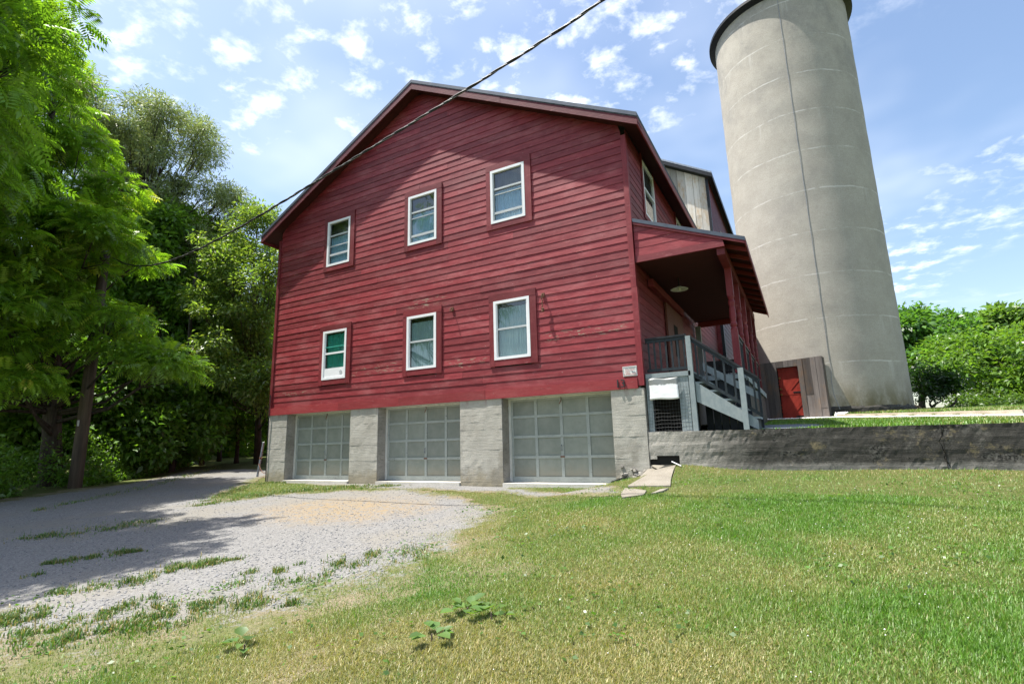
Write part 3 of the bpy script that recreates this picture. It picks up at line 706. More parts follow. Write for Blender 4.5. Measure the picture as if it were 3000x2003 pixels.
# beam, rafters, ceiling
obj('beam', MB().box((BX-.075, .072, 3.985), (BX+.065, 6.72, 4.175)), 'red_side', porch)
obj('back_beam', MB().box((2.62, 6.60, 3.985), (BX-.08, 6.70, 4.15)), 'red_side', porch)
y = .35
while y < 6.8:
    b = MB(); b.hexa([(2.56, y, prz(2.56)-.20), (EX-.01, y, prz(EX)-.16), (EX-.01, y+.045, prz(EX)-.16), (2.56, y+.045, prz(2.56)-.20), (2.56, y, prz(2.56)-.085), (EX-.01, y, prz(EX)-.085), (EX-.01, y+.045, prz(EX)-.085), (2.56, y+.045, prz(2.56)-.085)])
    obj('rafter', b, 'red_side', porch); y += .60
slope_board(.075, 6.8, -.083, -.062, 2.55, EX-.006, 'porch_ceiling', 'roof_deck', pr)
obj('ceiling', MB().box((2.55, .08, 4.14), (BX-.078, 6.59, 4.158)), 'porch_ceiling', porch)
# turned posts
def turned(x, y, z0, z1):
    b = MB(); sq = .062
    b.box((x-sq, y-sq, z0), (x+sq, y+sq, z0+.86)); b.box((x-sq, y-sq, z1-.58), (x+sq, y+sq, z1))
    a, c = z0+.86, z1-.58; L = c-a
    prof = [(.0, 0), (.062, .0), (.066, .02), (.05, .05), (.064, .09), (.066, .12), (.050, .16), (.058, .24), (.063, L*.35), (.060, L*.6), (.050, L-.22), (.064, L-.15), (.066, L-.12), (.048, L-.07), (.062, L-.02), (.062, L), (0, L)]
    b.lathe((x, y, a), prof, 16); return obj('post', b, 'red_trim_v', porch)
PY = (1.03, 2.35, 3.75, 5.25, 6.62)
for y in PY: turned(BX-.005, y, DK, 3.985)
obj('wall_post', MB().box((2.56, 6.42, DK), (2.70, 6.56, 3.98)), 'blue_grey_paint', porch)
# deck: each board a piece
y = .13; k = 0
while y < 6.70:
    x1 = 3.44 if y < .98 else BX+.10
    obj('deck_board', MB().box((2.57, y, DK-.03), (x1, y+.132, DK+random.uniform(-.002, .002))), 'blue_grey_paint', porch); y += .138
obj('deck_fascia', MB().box((2.56, .055, 1.770), (3.40, .105, DK+.004)), 'blue_grey_paint', porch)
obj('deck_fascia', MB().box((3.455, .952, 1.735), (BX+.12, .99, DK-.032)), 'blue_grey_paint', porch)
obj('deck_fascia', MB().box((BX+.105, .995, 1.70), (BX+.14, 6.72, DK-.032)), 'blue_grey_paint', porch)
# lower skirt: front bay with framing and dark opening, boarded skirt behind the stairs
fb = MB()
for x0, x1, z0, z1 in ((2.555, 2.655, .745, 1.768), (3.165, 3.345, .745, 1.768), (2.655, 3.165, 1.60, 1.768)): fb.box((x0, .075, z0), (x1, .115, z1))
obj('skirt_frame', fb, 'blue_grey_paint', porch)
obj('skirt_shade', MB().box((2.56, .62, .75), (3.40, .64, 1.76)), 'void_shade', porch)  # dark sheet added in place of the shade under the landing
x = 3.46
while x < BX+.05:
    obj('skirt_board', MB().box((x, 1.02+random.uniform(0, .008), .76), (x+.13, 1.045, 1.74)), 'blue_rail_paint', porch); x += .142
x = 1.05
while x < 6.6:
    obj('skirt_board', MB().box((BX+.07, x, .72), (BX+.095, x+.17, 1.72)), 'blue_rail_paint', porch); x += .18
# welded wire over the front bay and bulging below
b = MB()
def bulge(x, z):
    s = max(0, math.sin((x-2.56)/(3.36-2.56)*math.pi)); return .062-.02*s*max(0, math.sin((z-.70)*9))*.6-.035*max(0, (.86-z)/.2)*s
zs = np.arange(.70, 1.62, .066)
for z in zs:
    zl = z+ (0 if z > .8 else 0)
    pts = [(2.57+.79*i_/12, bulge(2.57+.79*i_/12, z)-.006, z-(.07*math.sin(i_/12*math.pi) if z < .72 else 0)+.012*math.sin(i_*1.3+z*9)*(1 if abs(i_-6) > 3 else .3)) for i_ in range(13)]
    b.tube(pts, .0016, 4, False)
for x in np.arange(2.58, 3.36, .056):
    pts = [(x+.012*math.sin(z*7+x*9)*(1 if x > 3.12 or x < 2.68 else .2), bulge(x, z)-.006, z-(.07*math.sin((x-2.57)/.79*math.pi) if z < .72 else 0)) for z in list(zs)+[1.74]]
    b.tube(pts, .0016, 4, False)
obj('wire_mesh', b, 'wire_mesh', porch)
# railings: front of landing, back end, and outer side
def railing(name, p, q, zt, zb, nb, mat='blue_rail_paint', cap='black_paint', par=porch, zt2=None, zb2=None, sq=.032):
    zt2 = zt if zt2 is None else zt2; zb2 = zb if zb2 is None else zb2
    p = Vector((*p, 0)); q = Vector((*q, 0))
    g = obj(name, MB().bar(p+Vector((0, 0, zt)), q+Vector((0, 0, zt2)), .085, .036), cap, par)
    obj('under_rail', MB().bar(p+Vector((0, 0, zt-.052)), q+Vector((0, 0, zt2-.052)), .038, .062), mat, g)
    obj('bottom_rail', MB().bar(p+Vector((0, 0, zb)), q+Vector((0, 0, zb2)), .038, .055), mat, g)
    for i_ in range(nb):
        f = (i_+.5)/nb; c = p.lerp(q, f); a_, b_ = zb+(zb2-zb)*f, zt-.085+(zt2-zt)*f
        obj('baluster', MB().box((c.x-sq/2, c.y-sq/2, a_+.02), (c.x+sq/2, c.y+sq/2, b_+.012)), mat, g)
    return g
railing('railing', (2.58, .16), (3.36, .16), 2.555, 1.93, 7)
railing('railing', (2.72, 6.50), (BX-.08, 6.50), 2.72, 1.95, 7)
for a_, b_ in zip(PY[:-1], PY[1:]): railing('railing', (BX, a_+.07), (BX, b_-.07), 2.64, 1.95, 8)
# porch bench: dark slatted bench by the wall
bench = thing('bench', 'dark slatted bench standing on the porch deck', 'bench', (3.5, 4.6, DK))
for k in range(4): obj('slat', MB().box((3.0, 4.45+k*.10, DK+.44), (4.02, 4.53+k*.10, DK+.465)), 'black_paint', bench)
for x_ in (3.05, 3.93):
    for y_ in (4.46, 4.78): obj('leg', MB().box((x_, y_, DK+.003), (x_+.05, y_+.05, DK+.44)), 'black_paint', bench)
for k in range(2): obj('backrest', MB().box((3.0, 4.86, DK+.52+k*.16), (4.02, 4.885, DK+.64+k*.16)), 'black_paint', bench)
# sliding door and track on the barn side wall
sdoor = obj('sliding_door', MB().box((XR+.004, 2.42, DK+.02), (XR+.05, 4.34, 3.84)), 'brown_door', barn); sdoor['label'] = 'brown sliding door under the porch roof'
obj('track', MB().box((XR+.002, .98, 3.86), (XR+.11, 4.30, 4.03)), 'red_side', sdoor)
obj('door_window', MB().box((XR+.051, 3.10, 2.62), (XR+.056, 3.52, 3.42)), 'void_shade', sdoor)
obj('hasp', MB().box((XR+.051, 4.05, 2.74), (XR+.075, 4.25, 2.78)), 'galv', sdoor)
# lamp
lamp = thing('porch_lamp', 'white enamel dish lamp hanging under the dark porch ceiling', 'lamp', (3.06, 1.6, 4.135))
obj('shade', MB().lathe((3.06, 1.6, 3.87), [(.0, .07), (.04, .07), (.06, .05), (.15, .022), (.19, 0), (.185, -.004), (.14, .012), (.05, .035), (0, .036)], 28), 'enamel', lamp, True)
obj('stem', MB().tube([(3.06, 1.6, 3.93), (3.06, 1.6, 4.137)], .013, 8), 'black_metal', lamp)
obj('bulb', MB().lathe((3.06, 1.6, 3.84), [(0, 0), (.025, .012), (.032, .035), (.02, .06), (.014, .072)], 12), 'enamel', lamp, True)
# ---- stairs down to the right
stairs = thing('porch_stairs', 'blue grey wooden stairs with black handrails going down from the porch landing', 'stairs', (4.0, .5, .76))
SX0, SX1, SZ0, SZ1 = 3.46, 4.45, DK, .74
for y_ in (.10, .90):
    b = MB(); b.hexa([(SX0, y_, 1.28), (SX1, y_, .735), (SX1, y_+.042, .735), (SX0, y_+.042, 1.28), (SX0, y_, 1.655), (SX1, y_, .90), (SX1, y_+.042, .90), (SX0, y_+.042, 1.655)])
    obj('stringer', b, 'blue_grey_paint', stairs)
for k in range(5):
    x_ = SX0+.005+k*.198; z_ = 1.615-.172*k
    obj('tread', MB().box((x_, .1425, z_), (x_+.225, .899, z_+.036)), 'blue_grey_paint', stairs)
for x_, y_, z0, z1 in ((3.405, .10, .742, 2.52), (4.26, .06, .742, 1.825), (4.47, .93, .75, 1.66)):
    wd = .09 if x_ < 4.4 else .045
    obj('newel_post', MB().box((x_-wd/2, y_-.045, z0), (x_+wd/2, y_+wd-.045, z1)), 'blue_grey_paint' if wd > .05 else 'blue_rail_paint', stairs)
railing('handrail', (3.44, .14), (4.52, .14), 2.50, 1.78, 7, par=stairs, zt2=1.64, zb2=.98)
obj('far_handrail', MB().tube([(3.5, .95, 2.46), (4.50, .95, 1.66)], .024, 8), 'black_paint', stairs)
obj('far_skirt', MB().hexa([(3.5, .935, 1.95), (4.46, .935, 1.30), (4.46, .955, 1.30), (3.5, .955, 1.95), (3.5, .935, 2.10), (4.46, .935, 1.45), (4.46, .955, 1.45), (3.5, .955, 2.10)]), 'blue_grey_paint', stairs)

# ================================================================== signs on the corner
num = thing('house_number', 'black metal house number 13 on the red band board', 'number', (2.08, -.04, 1.63))
def text_obj(name, s, size, loc, mat, ext, par, rot=(math.pi/2, 0, 0), font_x=1.0):
    cu = bpy.data.curves.new(name, 'FONT'); cu.body = s; cu.size = size; cu.extrude = ext; cu.align_x = 'CENTER'; cu.space_character = 1.1; cu.resolution_u = 3
    to = bpy.data.objects.new(name+'_tmp', cu); col.objects.link(to)
    me = bpy.data.meshes.new_from_object(to.evaluated_get(bpy.context.evaluated_depsgraph_get())); bpy.data.objects.remove(to); bpy.data.curves.remove(cu)
    Mx = Matrix.Translation(Vector(loc)) @ Matrix.Rotation(rot[0], 4, 'X') @ Matrix.Diagonal((font_x, 1, 1, 1)); me.transform(Mx); me.name = name
    return mesh_obj(name, me, mat, par)
text_obj('digit', '1', .225, (2.03, -.043, 1.632), 'black_metal', .008, num, font_x=1.15); text_obj('digit', '3', .225, (2.135, -.043, 1.632), 'black_metal', .008, num, font_x=1.0)
sg = thing('warning_sign', 'small white warning sign with red lettering above the house number', 'sign', (2.283, -.006, 1.835))
b = MB(); b.hexa([(2.142, -.012, 1.842), (2.425, -.012, 1.842), (2.425, .012, 1.842), (2.142, .012, 1.842), (2.138, -.016, 2.035), (2.418, -.016, 2.038), (2.418, .012, 2.038), (2.138, .012, 2.035)])
obj('plate', b, 'sticker_white', sg)
b = MB()
for x0, x1, z0, z1 in ((2.152, 2.412, 2.020, 2.024), (2.152, 2.412, 1.854, 1.858), (2.152, 2.156, 1.858, 2.020), (2.408, 2.412, 1.858, 2.020)): b.box((x0, -.0185, z0), (x1, -.0135, z1))
obj('border', b, 'print_dark', sg)
for s, zt, sz, mt in (('THESE PREMISES', 1.988, .030, 'print_dark'), ('PROTECTED BY', 1.953, .027, 'print_red'), ('VIDEO', 1.912, .034, 'print_red'), ('SURVEILLANCE', 1.870, .034, 'print_red')):
    text_obj('lettering', s, sz, (2.282 if s != 'VIDEO' else 2.232, -.0185, zt), mt, .0008, sg, font_x=.92)
obj('camera_mark', MB().box((2.315, -.019, 1.918), (2.335, -.0145, 1.934)).tube([(2.325, -.018, 1.925), (2.395, -.018, 1.908)], .004, 6), 'print_dark', sg)
sh = MB(); n = 16; mm_ = 12
for j in range(mm_+1):
    for i_ in range(n+1):
        u_, v_ = i_/n, j/mm_; xx = 2.612+.55*u_+.01*v_*0; zz_ = 1.752-.012*(1-v_)*0+(-.40*(1-v_)-.0)+.0; zz_ = 1.352+.40*v_+.012*math.sin(u_*7)*(v_ > .9)-.01*u_*0
        sh.v.append((xx+.008*(1-v_), .030-.012*math.sin(u_*3.1)-.02*(1-v_)*u_+.006*math.sin(u_*9+v_*4)*v_, zz_+.008*math.sin(u_*6.3)*(1-v_)))
for j in range(mm_):
    for i_ in range(n): sh.f.append((j*(n+1)+i_, j*(n+1)+i_+1, (j+1)*(n+1)+i_+1, (j+1)*(n+1)+i_))
so_ = obj('plastic_sheet', sh, 'plastic_sheet', None, True); md = so_.modifiers.new('t', 'SOLIDIFY'); md.thickness = .003
tag(so_, 'glossy white plastic sheet hung on the wire mesh under the porch landing', 'sheet')

# ================================================================== RETAINING WALL
rw = thing('retaining_wall', 'long low stained concrete retaining wall running right from the barn', 'wall', (8, .1, 0))
def wtop(x): return .757-.0090*(x-2.53)
def wall_seg(x0, x1, zb=-.5, opening=None):
    nxx = int((x1-x0)/.045); nz = 20; b = MB(); idx = {}
    def jag(z): return .03*math.sin(z*9+1)+.018*math.sin(z*23)+.01*math.sin(z*51)
    def dispf(x, z):
        r_ = .004*math.sin(x*1.1)+.003*math.sin(x*17+z*29)*math.sin(z*41-x*7)+(.006 if int((z+.5)/.21) % 2 else 0)
        hon = math.sin(x*1.9+1.0)+math.sin(x*.8-z*6+2)+.8*math.sin(x*4.7+z*11)
        if x > 3.6 and hon > .9: r_ += .018*min(1, (hon-.9))*(random.random()*.9)
        return r_+random.uniform(-.0025, .0025)
    for i_ in range(nxx+1):
        x = x0+(x1-x0)*i_/nxx
        for j in range(nz+1):
            z = zb+(wtop(x)-zb)*j/nz; 
            if j == nz: z += random.uniform(-.006, .004)
            b.v.append((x+(jag(z) if (i_ == nxx and x0 < 3) or (i_ == 0 and x0 > 3) else 0), dispf(x, z) if j < nz else random.uniform(.0, .012), z))
    for i_ in range(nxx):
        for j in range(nz):
            a = i_*(nz+1)+j; xm = x0+(x1-x0)*(i_+.5)/nxx; zm = (b.v[a][2]+b.v[a+1][2])/2
            if opening and opening[0] < xm < opening[1] and opening[2] < zm < opening[3]: continue
            b.f.append((a, a+nz+1, a+nz+2, a+1))
    o = len(b.v)
    for i_ in range(nxx+1):
        x = x0+(x1-x0)*i_/nxx; b.v.append((x, .24, b.v[i_*(nz+1)+nz][2]))
    for i_ in range(nxx): b.f.append((i_*(nz+1)+nz, (i_+1)*(nz+1)+nz, o+i_+1, o+i_))
    for i_, d_ in ((0, 1), (nxx, -1)):
        x = x0+(x1-x0)*i_/nxx; k = len(b.v); b.v += [(x, 0, zb), (x, .24, zb), (x, .24, wtop(x)), (x, 0, wtop(x))]; b.f.append((k, k+1, k+2, k+3))
    return obj('wall_section', b, 'wall_concrete', rw)
wall_seg(2.540, 6.912, opening=(2.56, 3.09, .13, .285)); wall_seg(6.921, 14.0)
obj('drain_shade', MB().box((2.545, .034, .08), (3.12, .046, .32)).box((2.53, .02, .10), (2.55, .30, .32)).box((3.10, .02, .10), (3.12, .30, .32)).box((2.55, .02, .288), (3.10, .30, .30)), 'void_shade', rw)  # flat dark panel close behind the opening, painted as its deep shade
# flagstones leading out of the drain opening
SLABS = []
def slab(name, px, zs_, th_, label):
    P = []
    for (a, c), z in zip(px, zs_):
        q = onG(a, c, fn=lower) if z is None else onZ(a, c, z); P.append(q+np.array([0, 0, .025 if z is None else 0]))
    SLABS.append(np.array(P)[:, :2])
    b = MB(); n_ = len(P); b.v = [tuple(p-np.array([0, 0, th_])) for p in P]+[tuple(p) for p in P]
    ctr = np.mean(P, 0); ctr[2] = max(ctr[2], float(lower(ctr[0], ctr[1]))+.03); b.v.append(tuple(ctr))
    b.f = [tuple(reversed(range(n_)))]+[(n_+i_, n_+(i_+1) % n_, 2*n_) for i_ in range(n_)]+[(i_, (i_+1) % n_, n_+(i_+1) % n_, n_+i_) for i_ in range(n_)]
    o = obj(name, b, 'slab_stone'); tag(o, label, 'flagstone'); return o
gz = lambda x, y: (1460+x*.24237, 1100+y*.24237)
slab('flagstone', [gz(1565, 1352), gz(1700, 1200), gz(1822, 1075), gz(2010, 1083), gz(2146, 1078), gz(2120, 1150), gz(2090, 1250), gz(2080, 1345)], [None, None, .15, .155, .155, None, None, None], .05, 'sloping tan flagstone coming out of the drain opening')
slab('flagstone', [gz(1480, 1450), gz(1530, 1375), gz(1650, 1385), gz(1790, 1405), gz(1760, 1455), gz(1500, 1490)], [None]*6, .07, 'flat tan flagstone half sunk in the grass below the sloping one')
slab('flagstone', [gz(1850, 1440), gz(1960, 1390), gz(2060, 1375), gz(1990, 1410), gz(1900, 1432)], [None]*5, .07, 'narrow sliver of flagstone in grass right of the flat one')
p0, p1 = onY(*gz(2080, 1030), .10), onG(*gz(2212, 1112), fn=lower)
tag(obj('plastic_pipe', MB().tube([p0, p1+np.array([0, 0, .03])], .011, 8), 'pipe_white'), 'thin white plastic pipe poking out of the drain opening', 'pipe')
# rubble under the right pier and black downspout
for k in range(16):
    x_, z_ = random.uniform(1.95, 2.5), random.uniform(-.10, .12); r_ = random.uniform(.025, .07)
    b = MB(); b.lathe((x_, -.01-random.random()*.03, z_), [(0, -r_*.6), (r_*.8, -r_*.35), (r_, 0), (r_*.7, r_*.5), (0, r_*.6)], 6)
    b.v = [tuple(np.array(p)+rng.normal(0, r_*.16, 3)) for p in b.v]
    obj('rubble', b, 'pier_return', barn)
p0, p1 = onY(*gz(1372, 1308), -.20), onY(*gz(1560, 1255), -.10)
p0[2] = float(lower(p0[0], p0[1]))+.05; p1[2] = float(lower(p1[0], p1[1]))+.07
b = MB(); b.bar(p0, p1, .10, .085); b.bar(p0+np.array([0, 0, .046]), p1+np.array([0, 0, .046]), .03, .012)
tag(obj('downspout_pipe', b, 'rubber'), 'short black corrugated downspout end lying by the right garage door', 'pipe')

# ================================================================== SILO
SC = np.array([6.02, 11.98]); SR = 2.41; ZS0, ZS1 = 1.30, 16.80
silo = thing('silo', 'tall round concrete silo with horizontal pour lines and dark rim', 'silo', (SC[0], SC[1], ZS0))
z = ZS0-.5; levels = [ZS0-.5]+[1.48+1.5*k for k in range(1, 11)]+[ZS1]
for za, zb_ in zip(levels[:-1], levels[1:]):
    r_ = SR+random.uniform(-.003, .003); dx, dy = 0, 0; b = MB()
    r_ = SR
    prof = [(r_, za), (r_, za+.03)]+[(r_+.004*math.sin(k), za+(zb_-za)*k/6) for k in range(1, 6)]+[(r_, zb_-.03), (r_, zb_)]
    b.lathe((SC[0]+dx, SC[1]+dy, 0), prof, 128); obj('concrete_ring', b, 'silo_concrete', silo, True)
b = MB(); b.lathe((SC[0], SC[1], 0), [(SR-.05, ZS1-.02), (SR+.20, ZS1+.10), (SR+.225, ZS1+.11), (SR+.225, ZS1+.22), (SR+.20, ZS1+.235), (SR*.7, ZS1+1.0), (SR*.3, ZS1+1.35), (0, ZS1+1.4)], 96)
obj('roof_cap', b, 'black_paint', silo)
b = MB(); b.lathe((SC[0], SC[1], 0), [(SR+.02, 1.05), (SR+.06, 1.2), (SR+.05, 1.42), (SR, 1.50)], 96); b.v = [tuple(np.array(p)+rng.normal(0, .012, 3)) for p in b.v]
obj('footing', b, 'wall_concrete', silo)
def on_silo(az, extra=.012):     # point on the near face seen along azimuth az (deg)
    d = np.array([math.sin(R(az)), math.cos(R(az))]); o_ = CAM[:2]-SC; bq = d@o_; t_ = -bq-math.sqrt(max(bq*bq-(o_@o_-(SR+extra)**2), 0)); return CAM[:2]+d*t_
wp = on_silo(2.78); wl = on_silo(2.9)
pts = [(*wp, ZS1), (*wp, 12), (*wp, 8), (*wp, 3.1), (*on_silo(2.80), 2.75), (*on_silo(2.70, .03), 2.3), (*on_silo(2.72, .05), 1.9), (*on_silo(3.05, .06), 1.4)]
obj('down_wire', MB().tube(pts, .007, 6), 'galv', silo)
# weathered plank chute front with red door
ch = thing('plank_shed', 'grey weathered plank shed front against the foot of the silo', 'shed', (5.2, 9.6, 1.1))
azr = 2.17; RE = CAM[:2]+19.18*np.array([math.sin(R(azr)), math.cos(R(azr))]); DV = np.array([-.978, .208]); NV = np.array([-.208, -.978])
def t_at(az):
    d = np.array([math.sin(R(az)), math.cos(R(az))]); A = np.column_stack([d, -DV]); s_ = np.linalg.solve(A, RE-CAM[:2]); return s_[1], s_[0]
def zz_at(az, el): t_, D_ = t_at(az); return CAM[2]+D_*math.tan(R(el))
zT = zz_at(2.2, 7.41); zTl = zz_at(-2.96, 7.15); zB = 1.05
def cpt(t_, off, z_): q = RE+DV*t_-NV*off*-1*-1; return (q[0], q[1], z_)
def cbox(t0, t1, z0, z1, o0, o1, mat, name, par):
    q = lambda t_, o_: RE+DV*t_+NV*o_
    a, b_, c, d = q(t0, o1), q(t1, o1), q(t1, o0), q(t0, o0)
    za = z1 if not hasattr(z1, '__len__') else z1[0]; zb2 = z1 if not hasattr(z1, '__len__') else z1[1]
    return obj(name, MB().hexa([(*a, z0), (*b_, z0), (*c, z0), (*d, z0), (*a, za), (*b_, zb2), (*c, zb2), (*d, za)]), mat, par)
tD0, D0 = t_at(.10); tD1, D1 = t_at(-1.72); tDa, _ = t_at(-.15)
def ztop(t_): tl, _ = t_at(-2.96); return zT+(zTl-zT)*t_/tl
dzt, dzb = zz_at(-.94, 6.64), zz_at(-.94, 1.72)
dt0, dt1 = t_at(.05)[0], t_at(-1.80)[0]
t_ = 0; 
for wd, split in ((.17, 1.45), (.13, None), (.20, 1.9), (.13, None)):
    t1 = t_+wd*(dt0/.63)
    o_ = random.uniform(0, .018)
    if split:
        cbox(t_, t1-.006, zB, split+.0, -.03, o_, 'plank_grey', 'plank', ch); cbox(t_, t1-.006, split+.006, (ztop(t_), ztop(t1)), -.03, o_+.006, 'plank_grey', 'plank', ch)
    else: cbox(t_, t1-.006, zB, (ztop(t_), ztop(t1)), -.03, o_+.01, 'plank_grey', 'plank', ch)
    t_ = t1
t_ = dt0
while t_ < dt1-.02:
    t1 = min(t_+.14, dt1); cbox(t_, t1-.005, dzt, (ztop(t_), ztop(t1)), -.03, random.uniform(.0, .008), 'plank_grey', 'plank', ch); t_ = t1
t_ = dt1
while t_ < dt1+1.0:
    t1 = t_+random.uniform(.13, .2); cbox(t_, t1-.006, zB, (ztop(t_), ztop(t1)), -.03, random.uniform(0, .012), 'plank_grey', 'plank', ch); t_ = t1
tend = t_
q0, q1 = RE, RE+DV*tend; bk = np.array([.208, .978])
obj('side', MB().hexa([(*q0, zB), (*(q0+bk*.03), zB), (*(q0+bk*.36), zB), (*(q0+bk*.36+DV*.03), zB), (*q0, zT-.01), (*(q0+bk*.03), zT-.01), (*(q0+bk*.36), zT-.01), (*(q0+bk*.36+DV*.03), zT-.01)]), 'plank_grey', ch)
cbox(.01, tend-.01, zT-.06, (zT-.02, ztop(tend)-.02), -.36, -.031, 'plank_grey', 'top', ch)
cbox(.06, tend-.02, zB, dzt+.05, -.20, -.16, 'void_shade', 'lining', ch)
dr = cbox(dt0+.012, dt1-.012, dzb, dzt-.01, -.14, -.11, 'red_door', 'door', ch); dr['label'] = 'red door of diagonal boards'
# diagonal boards on the door
wdr = dt1-dt0-.024; hdr = dzt-.01-dzb
def dpt(u, v, off): q = RE+DV*(dt0+.012+wdr*u)+NV*(-.11+off); return Vector((q[0], q[1], dzb+hdr*v))
for v0, v1 in ((.07, .46), (.54, .95)):
    for k in range(6):
        u0 = (k+.5)/6
        # boards run from upper right to lower left
        pa, pb = (u0-.5, v1), (u0+.5, v0)
        (ua, va), (ub, vb) = pa, pb
        if ua < .02: f_ = (.02-ua)/(ub-ua); ua, va = .02, va+(vb-va)*f_
        if ub > .98: f_ = (ub-.98)/(ub-ua) if ub != ua else 0; ub, vb = .98, vb-(vb-va)*f_
        if ub-ua < .05: continue
        obj('diagonal_board', MB().bar(dpt(ua, va, .006+.002*(k % 2)), dpt(ub, vb, .006+.002*(k % 2)), .012, wdr/6*.95, up=(0, 0, 1)), 'red_door', dr)
for v0, v1 in ((.455, .535), (.0, .065), (.945, 1.0)):
    obj('door_rail', MB().hexa([dpt(0, v0, .020), dpt(1, v0, .020), dpt(1, v0, .0), dpt(0, v0, .0), dpt(0, v1, .020), dpt(1, v1, .020), dpt(1, v1, .0), dpt(0, v1, .0)]), 'red_door', dr)
for v_ in (.5, .03): obj('strap_hinge', MB().bar(dpt(.0, v_, .024), dpt(.36, v_, .024), .01, .045), 'black_metal', dr)
for v_ in (.80, .47, .58): obj('door_knob', MB().tube([dpt(.93, v_, .01), dpt(.93, v_, .055)], [.03, .034], 10), 'brass', dr)

# ================================================================== REAR BARN
RX, RY = 2.74, 12.1
rb = thing('rear_barn', 'taller old barn behind with weathered pale plank gable and red side', 'barn', (-2, 18, .8))
rt = onY(2083, 504, RY-.3); rl = onY(1938, 468, RY-.3); sl2 = (rl[2]-rt[2])/(rt[0]-rl[0]); 
def rrz(x): return rt[2]+(rt[0]-x)*sl2
XCB = RX-6.2
x = RX-.10
while x > XCB:
    wd = random.uniform(.19, .33); x0 = x-wd; o_ = random.uniform(0, .02)
    zs_ = [6.5]+([random.uniform(8.2, 10.4)] if random.random() < .55 else [])+[None]
    for za, zb_ in zip(zs_[:-1], zs_[1:]):
        t0, t1 = (rrz(x0)-.22, rrz(x)-.22) if zb_ is None else (zb_-.006, zb_-.006)
        obj('plank', MB().hexa([(x0+.005, RY-o_, za), (x-.005, RY-o_, za), (x-.005, RY+.03, za), (x0+.005, RY+.03, za), (x0+.005, RY-o_, t0), (x-.005, RY-o_, t1), (x-.005, RY+.03, t1), (x0+.005, RY+.03, t0)]), 'plank_pale', rb)
    x = x0
obj('corner_board', MB().box((RX-.10, RY-.035, .7), (RX+.012, RY+.10, rrz(RX)-.24)), 'black_paint', rb)
obj('gable_lining', MB().box((XCB, RY+.04, 6.0), (RX-.02, RY+.06, rrz(RX)-.3)), 'void_shade', rb)
box('lower_front', (XR-.3, RY-.0, .5), (RX-.101, RY+.035, 6.5), 'red_side', rb)
sw = box('side_wall', (RX-.08, RY+.1, .7), (RX-.04, 27, rrz(RX)-.15), 'interior_brown', rb)
z = .8
while z < rrz(RX)-.3:
    z1 = z+.20; obj('clapboard', MB().hexa([(RX-.006, RY+.101, z), (RX-.006, 27, z), (RX-.038, 27, z), (RX-.038, RY+.101, z), (RX-.018, RY+.101, z1-.001), (RX-.018, 27, z1-.001), (RX-.038, 27, z1-.001), (RX-.038, RY+.101, z1-.001)]), 'red_side', sw); z = z1
for y0 in (15.2, 20.0):
    m_ = MB()
    for a_, b_, c, d in ((y0, y0+.08, 8.9, 10.2), (y0+.82, y0+.9, 8.9, 10.2), (y0+.08, y0+.82, 8.9, 8.98), (y0+.08, y0+.82, 10.12, 10.2)): m_.box((RX-.02, a_, c), (RX+.015, b_, d))
    wn = obj('window', m_, 'white_vinyl', rb); obj('pane', MB().box((RX-.012, y0+.08, 8.98), (RX-.004, y0+.82, 10.12)), 'screen_dark', wn)
b = MB(); xe = rt[0]+.02
b.hexa([(XCB, RY-.32, rrz(XCB)-.10), (xe, RY-.32, rrz(xe)-.10), (xe, 27.3, rrz(xe)-.10), (XCB, 27.3, rrz(XCB)-.10), (XCB, RY-.32, rrz(XCB)), (xe, RY-.32, rrz(xe)), (xe, 27.3, rrz(xe)), (XCB, 27.3, rrz(XCB))])
xo = 2*XCB-xe; b.hexa([(xo, RY-.32, rrz(xe)-.10), (XCB, RY-.32, rrz(XCB)-.10), (XCB, 27.3, rrz(XCB)-.10), (xo, 27.3, rrz(xe)-.10), (xo, RY-.32, rrz(xe)), (XCB, RY-.32, rrz(XCB)), (XCB, 27.3, rrz(XCB)), (xo, 27.3, rrz(xe))])
r2 = obj('roof', b, 'asphalt_shingle', rb)
obj('rake_board', MB().hexa([(XCB, RY-.345, rrz(XCB)-.22), (xe, RY-.345, rrz(xe)-.22), (xe, RY-.322, rrz(xe)-.22), (XCB, RY-.322, rrz(XCB)-.22), (XCB, RY-.345, rrz(XCB)-.06), (xe, RY-.345, rrz(xe)-.06), (xe, RY-.322, rrz(xe)-.06), (XCB, RY-.322, rrz(XCB)-.06)]), 'black_paint', r2)
obj('rake_flashing', MB().hexa([(XCB, RY-.352, rrz(XCB)-.058), (xe, RY-.352, rrz(xe)-.058), (xe, RY-.322, rrz(xe)-.058), (XCB, RY-.322, rrz(XCB)-.058), (XCB, RY-.352, rrz(XCB)+.02), (xe, RY-.352, rrz(xe)+.02), (xe, RY-.322, rrz(xe)+.02), (XCB, RY-.322, rrz(XCB)+.02)]), 'galv', r2)
obj('eave_fascia', MB().box((xe-.02, RY-.31, rrz(xe)-.22), (xe+.004, 27.2, rrz(xe)-.101)), 'black_paint', r2)
box('far_wall', (xo+.3, RY+.5, .3), (xo+.4, 27, rrz(xe)-.1), 'red_side', rb)

